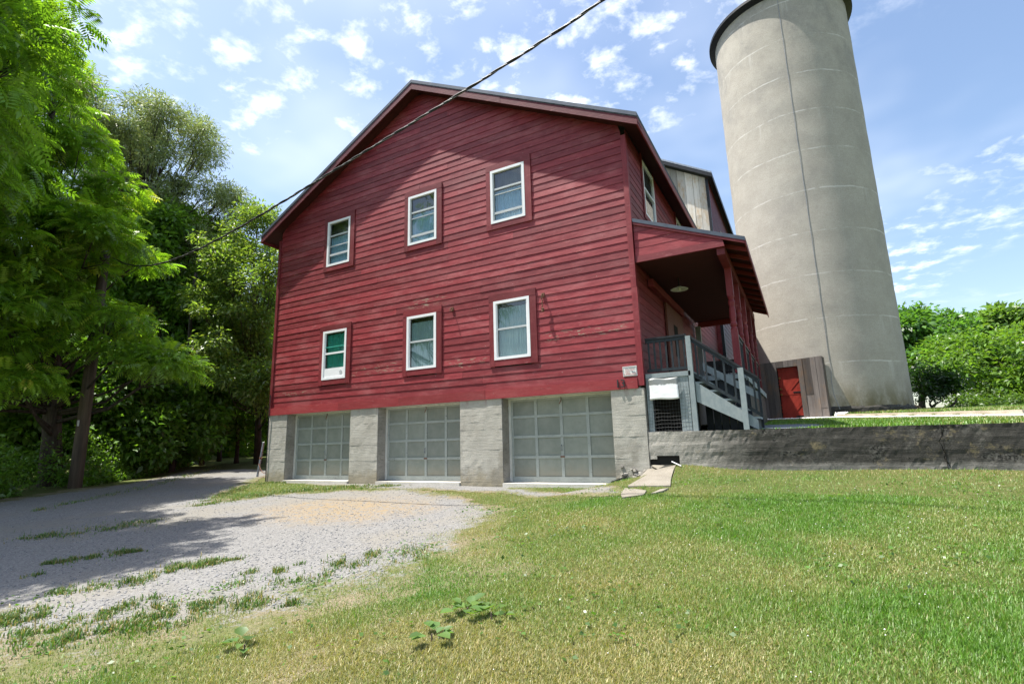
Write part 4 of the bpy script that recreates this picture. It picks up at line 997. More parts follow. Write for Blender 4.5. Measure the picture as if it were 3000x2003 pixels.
# ================================================================== UPPER LAWN edging and gravel
te = thing('timber_edging', 'long weathered timber edging step on the upper lawn by the silo', 'timber edging', (7.5, 6.3, .95))
n = 3
for k in range(n):
    a_, b_ = TIM_A+(TIM_B-TIM_A)*k/n, TIM_A+(TIM_B-TIM_A)*(k+1)/n-_td*.006
    P = []
    for dz0 in (-.25, None):
        for q in (a_-_tn*.07, b_-_tn*.07, b_+_tn*.07, a_+_tn*.07):
            g = .715+.046*q[1]-.004*(q[0]-3); P.append((q[0], q[1], g-.25 if dz0 is not None else g+.118+.006*k))
    obj('timber', MB().hexa(P), 'timber', te)
def strip_sel(P):
    s = (P-TIM_A)@_tn; l_ = (P-TIM_A)@_td; L = np.linalg.norm(TIM_B-TIM_A)
    a = (s < -.06) & (s > -.42+.05*fnoise(P, 5, 1)) & (l_ > -.3) & (l_ < L+3)
    sh_ = (P-RE)@NV; tt_ = (P-RE)@DV
    b_ = (sh_ > -.02) & (sh_ < .45+.06*fnoise(P, 5, 2)) & (tt_ > -.5) & (tt_ < 2.6)
    return a | b_
ws = sheet('white_gravel', np.arange(3, 12, .05), np.arange(1, 12, .05), strip_sel, 'white_stone', .03, upper)
kind(ws, 'stuff'); tag(ws, 'strip of white pebbles along the timber edging and shed', 'gravel')
P = np.column_stack([rng.uniform(3, 12, 90000), rng.uniform(1, 12, 90000)]); P = P[strip_sel(P)][:9000]; n = len(P); s = rng.uniform(.018, .035, n)
V = (oc[None]*rng.uniform(.6, 1.2, (n, 6, 3))*s[:, None, None])+np.column_stack([P, upper(P[:, 0], P[:, 1])+.035])[:, None, :]
pb = np_mesh('white_pebbles', V.reshape(-1, 3), (of[None]+6*np.arange(n)[:, None, None]).reshape(-1, 3), 'white_stone'); kind(pb, 'stuff'); tag(pb, 'loose white pebbles lying in the strip by the timber', 'gravel')
bgp = onG(2285, 1243, fn=HH)
bl = sheet('blue_gravel', np.arange(3.9, 7.5, .05), np.arange(.25, 6, .05), lambda P: np.hypot((P[:, 0]-4.75)/.75, (P[:, 1]-1.5)/1.25)+.12*fnoise(P, 4, 1) < 1, 'blue_gravel', .025, upper)
kind(bl, 'stuff'); tag(bl, 'patch of blue grey gravel at the foot of the stairs', 'gravel')

# ================================================================== gate posts, utility pole, cable
def pipe_post(name, p0, p1, r_, label, hw):
    t_ = thing(name, label, 'post', (p0[0], p0[1], p0[2]), 'steel gate posts by the barn corner')
    p0 = Vector(p0); p1 = Vector(p1); d = (p1-p0).normalized()
    obj('pipe', MB().tube([p0-d*.15, p1], r_, 12), 'galv', t_)
    obj('cap', MB().tube([p1, p1+d*.012, p1+d*.03], [r_*1.12, r_*1.1, r_*.4], 12), 'galv', t_)
    for f_ in hw:
        c = p0.lerp(p1, f_); obj('hinge_clamp', MB().tube([c-d*.03, c+d*.03], r_*1.35, 10).tube([c, c+Vector((.16, -.03, .02))], .014, 6), 'rust', t_)
    return t_
g1 = onG(790, 1401, fn=lower); z1 = g1[2]+1.02; g1t = g1+np.array([.0, 0, 1.0])
pipe_post('gate_post', g1, tuple(g1t), .034, 'upright galvanized gate post at the left barn corner', (.42, .75))
g2 = onG(753.5, 1397, fn=lower); g2t = onD(771.6, 1297, math.hypot(g2[0]-CAM[0], g2[1]-CAM[1])+.05)
pipe_post('gate_post', g2, tuple(g2t), .034, 'leaning galvanized gate post left of the upright one', (.55,))
b = MB(); A_, B_ = Vector(g2)+Vector((.03, 0, .42)), Vector(g1)+Vector((-.03, 0, .30))
b.tube([A_.lerp(B_, k/8)-Vector((0, 0, .22*math.sin(k/8*math.pi))) for k in range(9)], .010, 6)
tag(obj('gate_chain', b, 'rust'), 'rusty chain slung between the two gate posts', 'chain')
obj('corner_cable', MB().tube([(XL+.06, -.03, 2.2), (XL+.06, -.04, 1.55), (XL+.055, -.03, .8), (XL+.06, -.025, -.25)], .012, 6), 'cable_black', barn)
PG = onD(220, 1418, 19.4); PG[2] = float(lower(PG[0], PG[1]))
pole = thing('utility_pole', 'dark wooden utility pole with small number tag among the trees', 'utility pole', PG)
obj('shaft', MB().tube([(PG[0], PG[1], PG[2]-.4), (PG[0]+.03, PG[1], PG[2]+4), (PG[0]+.02, PG[1], 6.95)], [.165, .145, .115], 16), 'pole_wood', pole, True)
tg = onD(229, 1237, 19.22); obj('number_tag', MB().box((tg[0]-.025, tg[1]-.012, tg[2]-.10), (tg[0]+.04, tg[1]+.012, tg[2]+.06)), 'sash_grey', pole)
obj('bracket', MB().tube([(PG[0], PG[1], 6.6), (PG[0]+.25, PG[1]-.05, 6.6)], .03, 8), 'galv', pole)
# service cable from the pole, over the drive, to above the camera
cpx = [(449, 775), (638, 699), (900, 551), (1000, 490), (1234, 338), (1466, 200), (1772, 0)]
ca = np.array([PG[0]+.25, PG[1]-.05, 6.55]); D0 = math.hypot(ca[0]-CAM[0], ca[1]-CAM[1]); 
pts = [ca]
for px_, py_ in cpx:
    f_ = (px_-300)/(1772-300); pts.append(onD(px_, py_, 1/((1-f_)/20.0+f_/6.4)))
e_ = pts[-1]+(pts[-1]-pts[-2])*1.6; e_[2] += .5; pts.append(e_)
pts = np.array(pts); tt = np.cumsum(np.r_[0, np.linalg.norm(np.diff(pts, axis=0), axis=1)]); uu = np.linspace(0, tt[-1], 260)
co = [np.polyfit(tt, pts[:, k], 4) for k in range(3)]; curve = np.column_stack([np.polyval(c_, uu) for c_ in co])
cb = thing('service_cable', 'twisted overhead service cable crossing in front of the barn gable', 'cable', curve[0])
for k, (mt, r_) in enumerate((('cable_black', .014), ('cable_black', .014), ('cable_alu', .006))):
    a_ = uu*7.5+k*2.09; off = np.column_stack([np.zeros_like(uu), np.cos(a_), np.sin(a_)])*.012
    obj('strand', MB().tube([Vector(p) for p in curve+off], r_, 6), mt, cb, True)

# ================================================================== VEGETATION
def unit(v): return v/np.maximum(np.linalg.norm(v, axis=-1, keepdims=True), 1e-9)
def frames(a, rnd=1.0):
    up = unit(np.array([0, 0, 1.0])+rng.normal(0, .45*rnd, a.shape)); s = unit(np.cross(up, a)); n = np.cross(a, s); return s, n
DIAMOND = (np.array([(0, 0, 0), (.42, .5, .05), (1, 0, -.10), (.42, -.5, .05)]), np.array([(0, 3, 2, 1)]))
def compound(pairs=7):
    V, F = [], []
    def leaflet(o, d, L, wd):
        d = d/np.linalg.norm(d); s = np.cross([0, 0, 1.0], d); s /= np.linalg.norm(s); nn = np.cross(d, s); k = len(V)
        V.extend([o, o+d*L*.42+s*wd-nn*.01, o+d*L-np.array([0, 0, .07*L/.2]), o+d*L*.42-s*wd-nn*.01]); F.append((k, k+3, k+2, k+1))
    for i_ in range(pairs):
        t_ = .18+.75*i_/(pairs-1); o = np.array([t_, 0, -.38*t_**2]); L = .30*(1-.35*abs(t_-.5))
        for sg_ in (-1, 1): leaflet(o, np.array([.35, sg_, -.32]), L, .052)
    leaflet(np.array([.96, 0, -.35]), np.array([1, 0, -.75]), .26, .05)
    return np.array(V), np.array(F)
COMP = compound()
def scatter(name, tmpl, pos, axis, size, width, cols, mat, parent=None, rnd=1.0):
    TV, TF = tmpl; n = len(pos); s, nn = frames(axis, rnd)
    sz = np.asarray(size).reshape(n, 1, 1); wd = np.broadcast_to(np.asarray(width, float).reshape(-1, 1, 1), (n, 1, 1))
    V = pos[:, None, :]+sz*(TV[None, :, 0, None]*axis[:, None, :]+wd*TV[None, :, 1, None]*s[:, None, :]+TV[None, :, 2, None]*nn[:, None, :])
    k = len(TV); F = (TF[None]+k*np.arange(n)[:, None, None]).reshape(-1, TF.shape[1])
    return np_mesh(name, V.reshape(-1, 3), F, mat, parent, np.repeat(cols, k, axis=0))
def leaf_cols(n, base, var=.22, warm=.25):
    b = np.array(base)[None]*np.exp(rng.normal(0, var, (n, 1))); y = rng.random((n, 1))**2*warm
    return np.clip(b*(1+y*np.array([[1.3, .45, -.3]])), .003, .5)
def in_poly(P, poly):
    return sdist(np.asarray(P, float), np.asarray(poly, float)) < 0
def px_lobes(poly, n, D, dj, r_, rj=.25, flat=.75, seed=0):
    """lobes whose centres fall inside a photo outline, each at its own distance"""
    g = np.random.default_rng(seed); poly = np.array(poly, float); lo, hi = poly.min(0), poly.max(0); out_ = []
    while len(out_) < n:
        p = g.uniform(lo, hi)
        if sdist(p[None], poly)[0] < 0:
            d = D+g.uniform(-dj, dj); c = onD(p[0], p[1], d); rr = r_*(1+g.uniform(-rj, rj)); out_.append((c, np.array([rr, rr, rr*flat])))
    return out_
def tree(name, label, base, trunk_r, lobes, n_per_m2, lk_, size, width, base_col, mat='leaf', top=None, group=None, droop=.35, shell=.45, lean=(0, 0), var=.22, warm=.25, cat='tree', limbs=True, stems=1):
    bx, by = base; bz = float(HH(bx, by)); t_ = thing(name, label, cat, (bx, by, bz), group)
    C = np.array([l[0] for l in lobes]); zt = C[:, 2].max()-1.2 if top is None else top
    b = MB(); tp = np.array([C[:, 0].mean()*.7+bx*.3+lean[0], C[:, 1].mean()*.7+by*.3+lean[1], zt])
    def tr(f_, k=0): return np.array([bx, by, bz-.2])*(1-f_)+tp*f_+np.array([.35*math.sin(f_*4+k), .35*math.cos(f_*3.3+k*2)-.35, 0])*f_*(1-f_)*2
    for k in range(stems):
        oo = np.array([.3*math.cos(k*2.4), .3*math.sin(k*2.4), 0])*(stems > 1)
        b.tube([Vector(tr(f_, k)+oo*(1+2*f_)) for f_ in np.linspace(0, 1, 9)], [trunk_r*(1.25 if f_ < .05 else 1)*(1-.86*f_) for f_ in np.linspace(0, 1, 9)], 10)
    if limbs:
        for c, rr in lobes:
            f_ = np.clip((c[2]-bz)/(zt-bz+1e-6)*.72-.02, .12, .92); s = tr(f_); L = np.linalg.norm(c-s)
            if L > 9: continue
            mid = (s+c)/2+np.array([0, 0, -.10*L])+rng.normal(0, .12, 3); r0 = max(.014, trunk_r*(1-.86*f_)*.28)
            pth = [s, s*.5+mid*.5, mid, mid*.45+c*.55, c+rng.normal(0, .1, 3)]
            b.tube([Vector(p) for p in pth], [r0, r0*.8, r0*.6, r0*.42, r0*.22], 6)
            for q in range(3):
                e2 = c+unit(rng.normal(0, 1, 3))*rr*.8; b.tube([Vector(pth[3]), Vector((pth[3]+e2)/2+rng.normal(0, .06, 3)), Vector(e2)], [r0*.3, r0*.22, r0*.1], 4)
    obj('trunk', b, 'bark', t_, True)
    pos, ax = [], []
    for c, rr in lobes:
        n = max(6, int(n_per_m2*4*math.pi*(rr[0]*rr[1]*rr[2])**(2/3)*rng.uniform(.75, 1.2)))
        d = unit(rng.normal(0, 1, (n, 3))); d[:, 2] = np.where((d[:, 2] < -.2) & (lk_ is COMP), -d[:, 2]*rng.random(n), d[:, 2]); rad = rng.random((n, 1))**shell
        p = c+d*rad*rr*(1+rng.normal(0, .13, (n, 1)))
        a = unit(d*np.array([1, 1, .5])+rng.normal(0, .55, (n, 3))+np.array([0, 0, -droop])); pos.append(p); ax.append(a)
    pos = np.concatenate(pos); ax = np.concatenate(ax); n = len(pos)
    sz = size*rng.uniform(.6, 1.35, n)
    scatter('crown', lk_, pos, ax, sz, width, leaf_cols(n, base_col, var, warm), mat, t_, .55 if lk_ is COMP else 1.0)
    return t_
# --- left woods
HERO = [(-330, 120), (40, -60), (120, 60), (125, 190), (180, 240), (235, 330), (230, 430), (300, 480), (370, 500), (395, 560), (370, 640), (420, 720), (440, 800), (490, 850), (450, 930), (520, 1030), (545, 1080), (470, 1100), (380, 1060), (250, 1010), (170, 990), (90, 1050), (50, 1180), (-60, 1200), (-330, 1080)]
lob = px_lobes(HERO, 120, 19.6, 2.2, .80, .3, .60, 3)
hb = onD(150, 1420, 21.0)
tree('walnut_tree', 'bright green tree with long drooping feathery leaves at left foreground', hb[:2], .26, lob, 27, COMP, .345, 1.45, (.165, .315, .031), droop=.22, shell=.33, top=13.0, group='trees in the left woods', warm=.28, var=.32)
NEAR = [onD(px_, py_, D_) for px_, py_, D_ in ((25, 10, 13), (110, 20, 13.2), (190, 25, 13), (215, 70, 13.1), (165, 110, 13), (110, 150, 13), (60, 90, 13.4), (20, 150, 13.3), (150, 10, 13.5), (70, -40, 13.5), (180, -70, 13.2))]
lob = [(c, np.array([.42, .42, .30])) for c in NEAR]
g_ = np.random.default_rng(5)
for k in range(75):
    q = np.array([g_.uniform(-12.5, -5.4), g_.uniform(-9.2, -5.2), g_.uniform(5.4, 9.5)]); 
    v = q-CAM; f_ = v@_f; 
    if f_ > 0 and abs(CX+FPX*(v@_r)/f_-1500) < 1530: continue
    lob.append((q, np.array([1.0, 1.0, .65])))
tree('walnut_tree', 'dark leafy branch reaching in at the top left corner above the bright tree', (-9.6, -9.7), .24, lob, 9, COMP, .40, 1.4, (.135, .27, .028), droop=.4, shell=.35, top=10.5, group='trees in the left woods')
WIL = [(175, 215), (230, 205), (320, 300), (400, 285), (470, 300), (530, 290), (555, 350), (605, 335), (640, 400), (625, 460), (590, 510), (680, 545), (725, 620), (690, 690), (600, 720), (560, 790), (430, 800), (300, 620), (190, 420)]
lob = px_lobes(WIL, 125, 29, 2.6, .78, .35, .8, 8)
wb = onD(330, 1370, 29)
tree('willow_tree', 'tall olive green willow with fine narrow leaves behind the bright tree', wb[:2], .32, lob, 92, DIAMOND, .24, .18, (.215, .285, .125), mat='leaf_willow', droop=.2, shell=.55, group='trees in the left woods', warm=.3)
POP = [(745, 585), (775, 580), (800, 620), (815, 700), (815, 800), (812, 1000), (800, 1180), (740, 1200), (690, 1060), (640, 1120), (600, 960), (540, 850), (590, 760), (560, 690), (650, 720), (700, 660)]
lob = px_lobes(POP, 90, 25.0, 2.2, .58, .5, .85, 12)
lob = [(c, r_) for c, r_ in lob if c[0] < -10.4 or c[1] > 13.5 or c[0]+.8 < XL]
pb_ = onD(760, 1292, 27)
tree('locust_tree', 'sunlit pale green tree with slim leaning trunk beside the left barn eave', pb_[:2], .17, lob, 88, DIAMOND, .18, .40, (.135, .225, .058), droop=.25, shell=.5, group='trees in the left woods', warm=.45)
UND = [((120, 1180), 26, 14, .95, 'dark green understory tree behind the utility pole'), ((330, 1180), 25, 16, .95, 'dark green understory tree right of the utility pole'), ((520, 1120), 28, 16, 1.0, 'dark green understory tree in the middle of the woods'),
       ((690, 1150), 29, 14, .9, 'dark green understory tree near the barn corner'), ((10, 1100), 27, 12, 1.0, 'dark green understory tree at the left edge'), ((590, 850), 29.5, 18, 1.0, 'tall shaded tree filling the gap left of the barn'), ((470, 780), 27.5, 18, 1.0, 'tall shaded tree below the willow'), ((640, 980), 33, 15, 1.1, 'shaded tree behind the sunlit pale tree'), ((220, 1080), 31, 14, 1.1, 'shaded tree behind the bright feathery tree'), ((-60, 1000), 24, 12, 1.0, 'shaded tree cut off by the left edge'), ((360, 1250), 24.5, 14, .62, 'low leafy sapling just right of the utility pole'), ((500, 1230), 25.0, 12, .62, 'low leafy sapling halfway along the wood edge'), ((60, 1280), 24.5, 12, .62, 'low leafy sapling left of the utility pole')]
for k, ((px_, py_), D_, nl, r_, lab) in enumerate(UND):
    hgt = 110 if py_ > 1200 else 150 if py_ > 1000 else 190
    PL = [(px_-120, py_+hgt*.85), (px_-130, py_-hgt*.3), (px_-60, py_-hgt), (px_+60, py_-hgt), (px_+130, py_-hgt*.2), (px_+110, py_+hgt*.85)]
    lob = px_lobes(PL, int(nl*1.7), D_, 1.6, r_, .3, .75, 40+k)
    lob = [(c, rr) for c, rr in lob if not (c[0] > -9.6 and c[1] > -1)]
    bb = onD(px_, 1380, D_)
    tree('understory_tree', lab, bb[:2], .11, lob, 66, DIAMOND, .25, .5, (.105, .22, .034) if py_ > 1000 else (.125, .245, .042), droop=.3, shell=.5, group='trees in the left woods')
# two bare dark trunks standing in the woods
for px_, py_, D_, lab, ln in ((62, 1310, 25, 'thick dark trunk at the far left of the woods', .3), (505, 1340, 26, 'thin dark leaning trunk in the middle of the woods', 1.2)):
    q = onD(px_, py_, D_); zb_ = float(HH(q[0], q[1])); t_ = thing('tree_trunk', lab, 'tree', (q[0], q[1], zb_))
    b = MB(); b.tube([(q[0]+ln*f_*.6, q[1]+.15*math.sin(f_*5), zb_-.2+f_*8.5) for f_ in np.linspace(0, 1, 8)], [(.27 if ln < 1 else .12)*(1-.5*f_) for f_ in np.linspace(0, 1, 8)], 10); obj('trunk', b, 'bark', t_, True)
# far woodland mass behind everything on the left
n = 42000; az = rng.uniform(-88, -47, n); D_ = rng.uniform(37, 58, n); hgt = rng.random(n)**.8*(11+5*np.sin(az*.35)+3*np.sin(az*.9+1))
P = np.column_stack([CAM[0]+D_*np.sin(np.radians(az)), CAM[1]+D_*np.cos(np.radians(az)), .4+hgt])
fw_ = scatter('far_woodland', DIAMOND, P, unit(rng.normal(0, 1, (n, 3))+np.array([0, 0, -.3])), rng.uniform(.45, .95, n), .6, leaf_cols(n, (.16, .30, .04), .3, .3), 'leaf')
kind(fw_, 'stuff'); tag(fw_, 'sunlit mass of foliage far behind the left woods', 'woodland')
# undergrowth along the wood edge
edge = np.array([onG(px_, py_, fn=lower)[:2] for px_, py_ in ((-250, 1520), (0, 1462), (150, 1440), (300, 1418), (480, 1385), (620, 1345), (700, 1325))])
def along(n, edge, spread):
    L = np.r_[0, np.cumsum(np.hypot(*np.diff(edge, axis=0).T))]; u = rng.uniform(0, L[-1], n); x = np.interp(u, L, edge[:, 0]); y = np.interp(u, L, edge[:, 1]); d = np.abs(rng.normal(0, spread, n))
    return np.column_stack([x-d*.75, y+d*.45]), d
n = 46000; P, d = along(n, edge, 1.9); 
ok_ = np.hypot(P[:, 0]-PG[0]-.6, P[:, 1]-PG[1]+.6) > .9; P, d = P[ok_], d[ok_]; n = len(P)
mound = .08+.95*np.clip(d/2.2, 0, 1.3)**1.3*(1+.5*fnoise(P, 1.1, 1)); h = rng.random(n)**.7*np.clip(mound, .05, 1.5)
ug = scatter('undergrowth', DIAMOND, np.column_stack([P, lower(P[:, 0], P[:, 1])+h]), unit(rng.normal(0, .7, (n, 3))+np.array([.3, -.3, .25])), rng.uniform(.06, .17, n), .5, leaf_cols(n, (.09, .19, .028), .3, .25), 'leaf')
kind(ug, 'stuff'); tag(ug, 'low weeds and vines along the edge of the left woods', 'undergrowth')
# --- right background
def rtree(name, lab, poly, nl, D_, dj, r_, dens, size, wid, colr, bpx, tr_, seed, cat='tree', stems=1, grp='trees beyond the silo', warm=.25):
    lob = px_lobes(poly, nl, D_, dj, r_, .3, .8, seed); bb = onD(bpx, 1200, D_)
    return tree(name, lab, bb[:2], tr_, lob, dens, DIAMOND, size, wid, colr, droop=.25, shell=.45, group=grp, cat=cat, stems=stems, warm=warm)
rtree('round_tree', 'dark green round topped tree just right of the silo', [(2610, 940), (2690, 925), (2760, 930), (2815, 950), (2835, 1000), (2800, 1060), (2720, 1090), (2600, 1090)], 34, 43, 2.5, 1.15, 34, .34, .55, (.085, .20, .045), 2700, .2, 61)
rtree('bushy_tree', 'wide light green bushy tree filling the right edge', [(2740, 1030), (2800, 1000), (2900, 985), (3060, 1000), (3200, 1020), (3200, 1175), (2900, 1178), (2770, 1165), (2735, 1100)], 56, 33, 2.2, .95, 42, .25, .38, (.105, .215, .038), 2950, .18, 62, warm=.35)
rtree('far_tree', 'pale green treetop on the skyline at the right edge', [(2850, 975), (2875, 945), (2930, 930), (3000, 920), (3250, 925), (3250, 1010), (2860, 1010)], 34, 58, 4, 1.6, 26, .5, .55, (.12, .22, .055), 3000, .25, 63)
rtree('dark_shrub', 'dark multi stemmed shrub right beside the silo base', [(2655, 1085), (2720, 1075), (2780, 1100), (2800, 1130), (2760, 1150), (2700, 1150), (2660, 1140)], 20, 27, .8, .5, 80, .15, .5, (.022, .062, .012), 2715, .07, 64, 'shrub', 4)
rtree('hedge_shrub', 'low dark hedge shrub at the foot of the light green tree', [(2760, 1165), (2860, 1150), (3050, 1150), (3200, 1160), (3200, 1195), (2780, 1195)], 34, 29, .8, .42, 60, .14, .5, (.075, .15, .028), 2900, .05, 65, 'shrub')

# ================================================================== GRASS, WEEDS
def blades(name, P, z, L, cols, label, lean=.5, wid=.0042, two=True):
    n = len(P); a = rng.uniform(0, 2*np.pi, n); d = np.column_stack([np.cos(a), np.sin(a), np.zeros(n)]); s = np.column_stack([-np.sin(a+rng.normal(0, .8, n)), np.cos(a), np.zeros(n)])
    ln = np.abs(rng.normal(lean, .3, n))[:, None]; L = np.asarray(L)[:, None]; b0 = np.column_stack([P, z]); up = np.array([0, 0, 1.0])
    wv = s*wid*rng.uniform(.6, 1.4, (n, 1))
    m1 = b0+L*(.55*up+.25*ln*d); tp = b0+L*((1-.35*np.clip(ln, 0, 1))*up+.85*ln*d)
    if not two:
        V = np.stack([b0-wv, b0+wv, tp], 1).reshape(-1, 3); F = np.arange(3*n).reshape(-1, 3)
        ob = np_mesh(name, V, F, 'grass_blade', None, np.repeat(cols, 3, axis=0)); kind(ob, 'stuff'); tag(ob, label, 'grass'); return ob
    V = np.stack([b0-wv, b0+wv, m1+wv*.75, m1-wv*.75, tp], 1).reshape(-1, 3); o = 5*np.arange(n)[:, None]
    F = np.concatenate([o+np.array([[0, 1, 2]]), o+np.array([[0, 2, 3]]), o+np.array([[3, 2, 4]])])
    ob = np_mesh(name, V, F, 'grass_blade', None, np.repeat(cols, 5, axis=0)); kind(ob, 'stuff'); tag(ob, label, 'grass'); return ob
DRY = [(onG(a_, b_, fn=lower)[:2], rx, ry, k_) for a_, b_, rx, ry, k_ in ((1500, 1960, 1.2, .8, .5), (2100, 1990, 1.5, .6, .42), (1000, 1950, .9, .5, .4), (1700, 1700, 1.0, .5, .3), (1500, 1540, 1.3, .8, .4), (2900, 1560, 1.5, .8, .35), (2050, 1440, .9, .5, .6), (1000, 1800, .8, .6, .35), (1250, 1860, .35, .3, .6))]
def grass_cols(P):
    n = len(P); dry = np.clip(.24+.55*fnoise(P, .45, 0)+.42*fnoise(P, 1.5, 1)+rng.normal(0, .16, n)+sum(k_*np.exp(-(((P[:, 0]-c_[0])/rx)**2+((P[:, 1]-c_[1])/ry)**2)) for c_, rx, ry, k_ in DRY), 0, 1)[:, None]
    g = np.array([.105, .232, .022])*np.exp(rng.normal(0, .2, (n, 1))); s_ = np.array([.40, .335, .155])*np.exp(rng.normal(0, .18, (n, 1)))
    mixd = np.clip(.66*dry**1.3+.5*(rng.random((n, 1)) < dry*.30+.05), 0, 1)
    return g*(1-mixd)+s_*mixd, dry[:, 0]
def fan(n, dmin, dmax, az0, az1):
    u = rng.random(n); D = np.sqrt(dmin**2+u*(dmax**2-dmin**2)); a = np.radians(rng.uniform(az0, az1, n)); return np.column_stack([CAM[0]+D*np.sin(a), CAM[1]+D*np.cos(a)]), D
parts = []
for n, d0, d1 in ((420000, 1.6, 4.6), (430000, 4.6, 8.0), (300000, 8.0, 16.0)):
    P, D = fan(n, d0, d1, -80, 26); parts.append(P)
P = np.concatenate(parts); P = P[(P[:, 1] < -.01) | (P[:, 0] < XL-.3)]
for sp in SLABS: P = P[sdist(P, sp) > rng.normal(.0, .03, len(P))]
gf = gravel_field(P); 
bl_ = sst(-4.2, -6.2, P[:, 1])*(P[:, 0] < 2.5); gn = gf+(.12+.5*bl_)*fnoise(P, 2.7, 2)+(.1+.25*bl_)*fnoise(P, 8, 0)
dens = sst(-.25, np.where(P[:, 1] < -2.2, .40, .30)+.45*bl_, gn)
P = P[rng.random(len(P)) < dens]
gc, dry = grass_cols(P); D = np.hypot(P[:, 0]-CAM[0], P[:, 1]-CAM[1])
# worn, straw-coloured turf in front of the wall and along the gravel edge
strw = np.clip(1-np.abs(P[:, 1]+.25)/.55, 0, 1)*(P[:, 0] > 2.6)+np.clip(1-gravel_field(P)/.9, 0, 1)*.75
pk = rng.random(len(P)) < strw*.75; gc[pk] = np.array([.36, .29, .135])*np.exp(rng.normal(0, .15, (pk.sum(), 1)))
L = (.020+.040*rng.random(len(P))**1.6)*(1+.35*np.clip(fnoise(P, 3.1, 1), -1, 1))*(1.0-.3*dry)*np.where(pk, .7, 1)*(1+.25*np.clip(D-8, 0, 6)/6)
blades('lawn_grass', P, lower(P[:, 0], P[:, 1])-.003, L, gc, 'short patchy green and straw coloured lawn grass', .6, .0034, False)
# strips and tufts growing in the gravel
def strip(pxs, wid, n):
    e = np.array([onG(*p, fn=lower)[:2] for p in pxs]); L_ = np.r_[0, np.cumsum(np.hypot(*np.diff(e, axis=0).T))]; u = rng.uniform(0, L_[-1], n)
    w_ = wid*rng.choice([.7, 1.0, 2.2], n, p=[.5, .35, .15])*np.sqrt(np.clip(np.sin(np.pi*np.clip(u/L_[-1], .03, .97)), .1, 1))
    return np.column_stack([np.interp(u, L_, e[:, 0])+rng.normal(0, 1, n)*w_, np.interp(u, L_, e[:, 1])+rng.normal(0, 1, n)*w_*.8])
tu = [strip([(120, 1655), (250, 1640), (330, 1625), (415, 1616)], .10, 2600), strip([(365, 1708), (480, 1680), (560, 1660), (700, 1640)], .12, 5200), strip([(150, 1742), (240, 1730), (305, 1715)], .10, 1500),
      strip([(60, 1580), (200, 1565), (330, 1548), (470, 1525)], .22, 3600), strip([(0, 1830), (60, 1815), (130, 1800)], .14, 3000), strip([(380, 1830), (440, 1815), (500, 1790)], .16, 3200), strip([(560, 1485), (700, 1462), (850, 1440), (1000, 1428), (1170, 1424)], .24, 9000),
      strip([(600, 1470), (700, 1432), (790, 1412), (850, 1416)], .20, 5000), strip([(100, 1500), (300, 1455), (480, 1415), (640, 1368)], .22, 5000)]
g_ = np.random.default_rng(21); cl = []
for k in range(260):
    px_, py_ = g_.uniform(30, 1250), g_.uniform(1560, 1990); q = onG(px_, py_, fn=lower)[:2]; f_ = gravel_field(q[None])[0]
    if -1.3 < f_ < .35 and g_.random() < np.exp(f_*1.2): cl.append(q)
for q in cl: tu.append(q+rng.normal(0, g_.uniform(.035, .13), (int(g_.uniform(60, 420)), 2)))
P = np.concatenate(tu); kn = fnoise(P, 5.5, 1)+.6*fnoise(P, 14, 2); P = P[rng.random(len(P)) < np.clip(.5+1.1*kn, .04, 1)]; n = len(P); gcol = np.array([.075, .155, .024])*np.exp(rng.normal(0, .25, (n, 1))); pk = rng.random(n) < .28; gcol[pk] = (.30, .25, .11)
blades('gravel_weeds', P, lower(P[:, 0], P[:, 1])+.006, (.016+.058*rng.random(n)**1.4)*np.clip(1+.5*fnoise(P, 6, 0), .5, 1.4), gcol, 'green grass strips and tufts growing through the gravel', .6, .0045)
# clover and small broad leaves in the lawn and gravel edge
P, D = fan(26000, 1.8, 9, -75, 26); P = P[P[:, 1] < -.05]; f_ = gravel_field(P); k_ = fnoise(P, 1.7, 2)+.5*fnoise(P, 4.5, 0)
P = P[(f_ > -.55) & (rng.random(len(P)) < np.clip(k_*.9, 0, 1)*np.where(f_ < .5, 1, .55))]; n = len(P)
cv = scatter('clover', DIAMOND, np.column_stack([P, lower(P[:, 0], P[:, 1])+rng.uniform(.015, .05, n)]), unit(rng.normal(0, 1, (n, 3))*np.array([1, 1, .25])+np.array([0, 0, .12])), rng.uniform(.018, .048, n), .75, leaf_cols(n, (.075, .165, .028), .25, .15), 'leaf')
kind(cv, 'stuff'); tag(cv, 'clover and small broad weeds scattered through the lawn', 'clover')
P, D = fan(320, 2.2, 9.5, -40, 26); P = P[(P[:, 1] < -.2) & (gravel_field(P) > .5)]; n = len(P)
V = (oc[None]*rng.uniform(.7, 1.2, (n, 6, 3))*rng.uniform(.004, .007, n)[:, None, None])+np.column_stack([P, lower(P[:, 0], P[:, 1])+.045])[:, None, :]
fl = np_mesh('clover_flowers', V.reshape(-1, 3), (of[None]+6*np.arange(n)[:, None, None]).reshape(-1, 3), 'white_stone'); kind(fl, 'stuff'); tag(fl, 'tiny white clover flowers dotted over the lawn', 'flower')
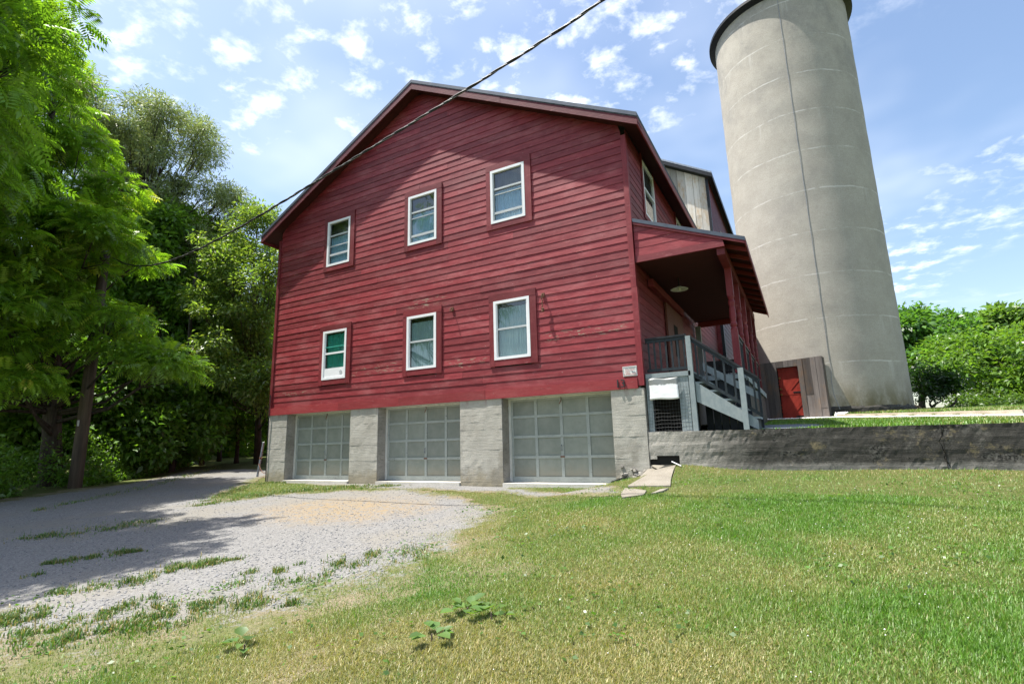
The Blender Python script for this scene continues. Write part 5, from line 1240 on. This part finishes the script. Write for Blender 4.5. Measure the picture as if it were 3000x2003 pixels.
# upper lawn grass
n = 90000; P = np.column_stack([rng.uniform(4.3, 14, n), rng.uniform(.16, 13, n)]); P = P[(~strip_sel(P)) & (np.hypot(P[:, 0]-SC[0], P[:, 1]-SC[1]) > SR+.05) & (np.hypot((P[:, 0]-4.75)/.75, (P[:, 1]-1.5)/1.25) > 1) & (np.abs((P-TIM_A)@_tn) > .07)]
P = P[rng.random(len(P)) < np.clip(3.5/(P[:, 1]+1.5), .18, 1)]; gc, dry = grass_cols(P)
blades('upper_lawn_grass', P, upper(P[:, 0], P[:, 1])-.004, rng.uniform(.04, .085, len(P)), gc, 'short green grass on the raised lawn above the wall', .5, .007)
# burdock-like plants with big leaves in the lawn
for k, (px_, py_, nl, lab) in enumerate(((1370, 1800, 13, 'broad leaved weed on a bare patch in the lawn, the upper right one'), (1265, 1880, 9, 'broad leaved weed on a bare patch in the lawn, the lower left one'), (1440, 1815, 7, 'small broad leaved weed right beside the larger one'), (715, 1910, 6, 'flat broad leaved weed at the edge of the gravel'))):
    q = onG(px_, py_, fn=lower); t_ = thing('broadleaf_weed', lab, 'weed', q, 'broad leaved weeds in the lawn')
    for j in range(nl):
        a = random.uniform(0, 6.28); rr = random.uniform(.02, .13); c = Vector((q[0]+math.cos(a)*rr, q[1]+math.sin(a)*rr, q[2]+random.uniform(.03, .07))); d = Vector((math.cos(a+random.uniform(-.5, .5)), math.sin(a), random.uniform(-.1, .5))).normalized(); s = d.cross(Vector((0, 0, 1))).normalized(); nn = s.cross(d)
        Lf = random.uniform(.06, .115); Wf = Lf*.42
        V = [c, c+d*Lf*.3+s*Wf+nn*.012, c+d*Lf*.7+s*Wf*.8+nn*.006, c+d*Lf-nn*.01, c+d*Lf*.7-s*Wf*.8+nn*.006, c+d*Lf*.3-s*Wf+nn*.012, c+d*Lf*.5-nn*.006]
        F = [(0, 1, 6), (1, 2, 6), (2, 3, 6), (3, 4, 6), (4, 5, 6), (5, 0, 6)]
        np_mesh('leaf', np.array([tuple(v) for v in V]), np.array(F), 'leaf', t_, np.repeat(leaf_cols(1, (.11, .21, .055), .15, .2), 7, axis=0))
    obj('stem', MB().tube([(q[0], q[1], q[2]-.01), (q[0], q[1], q[2]+.05)], .006, 5), 'pole_wood', t_)
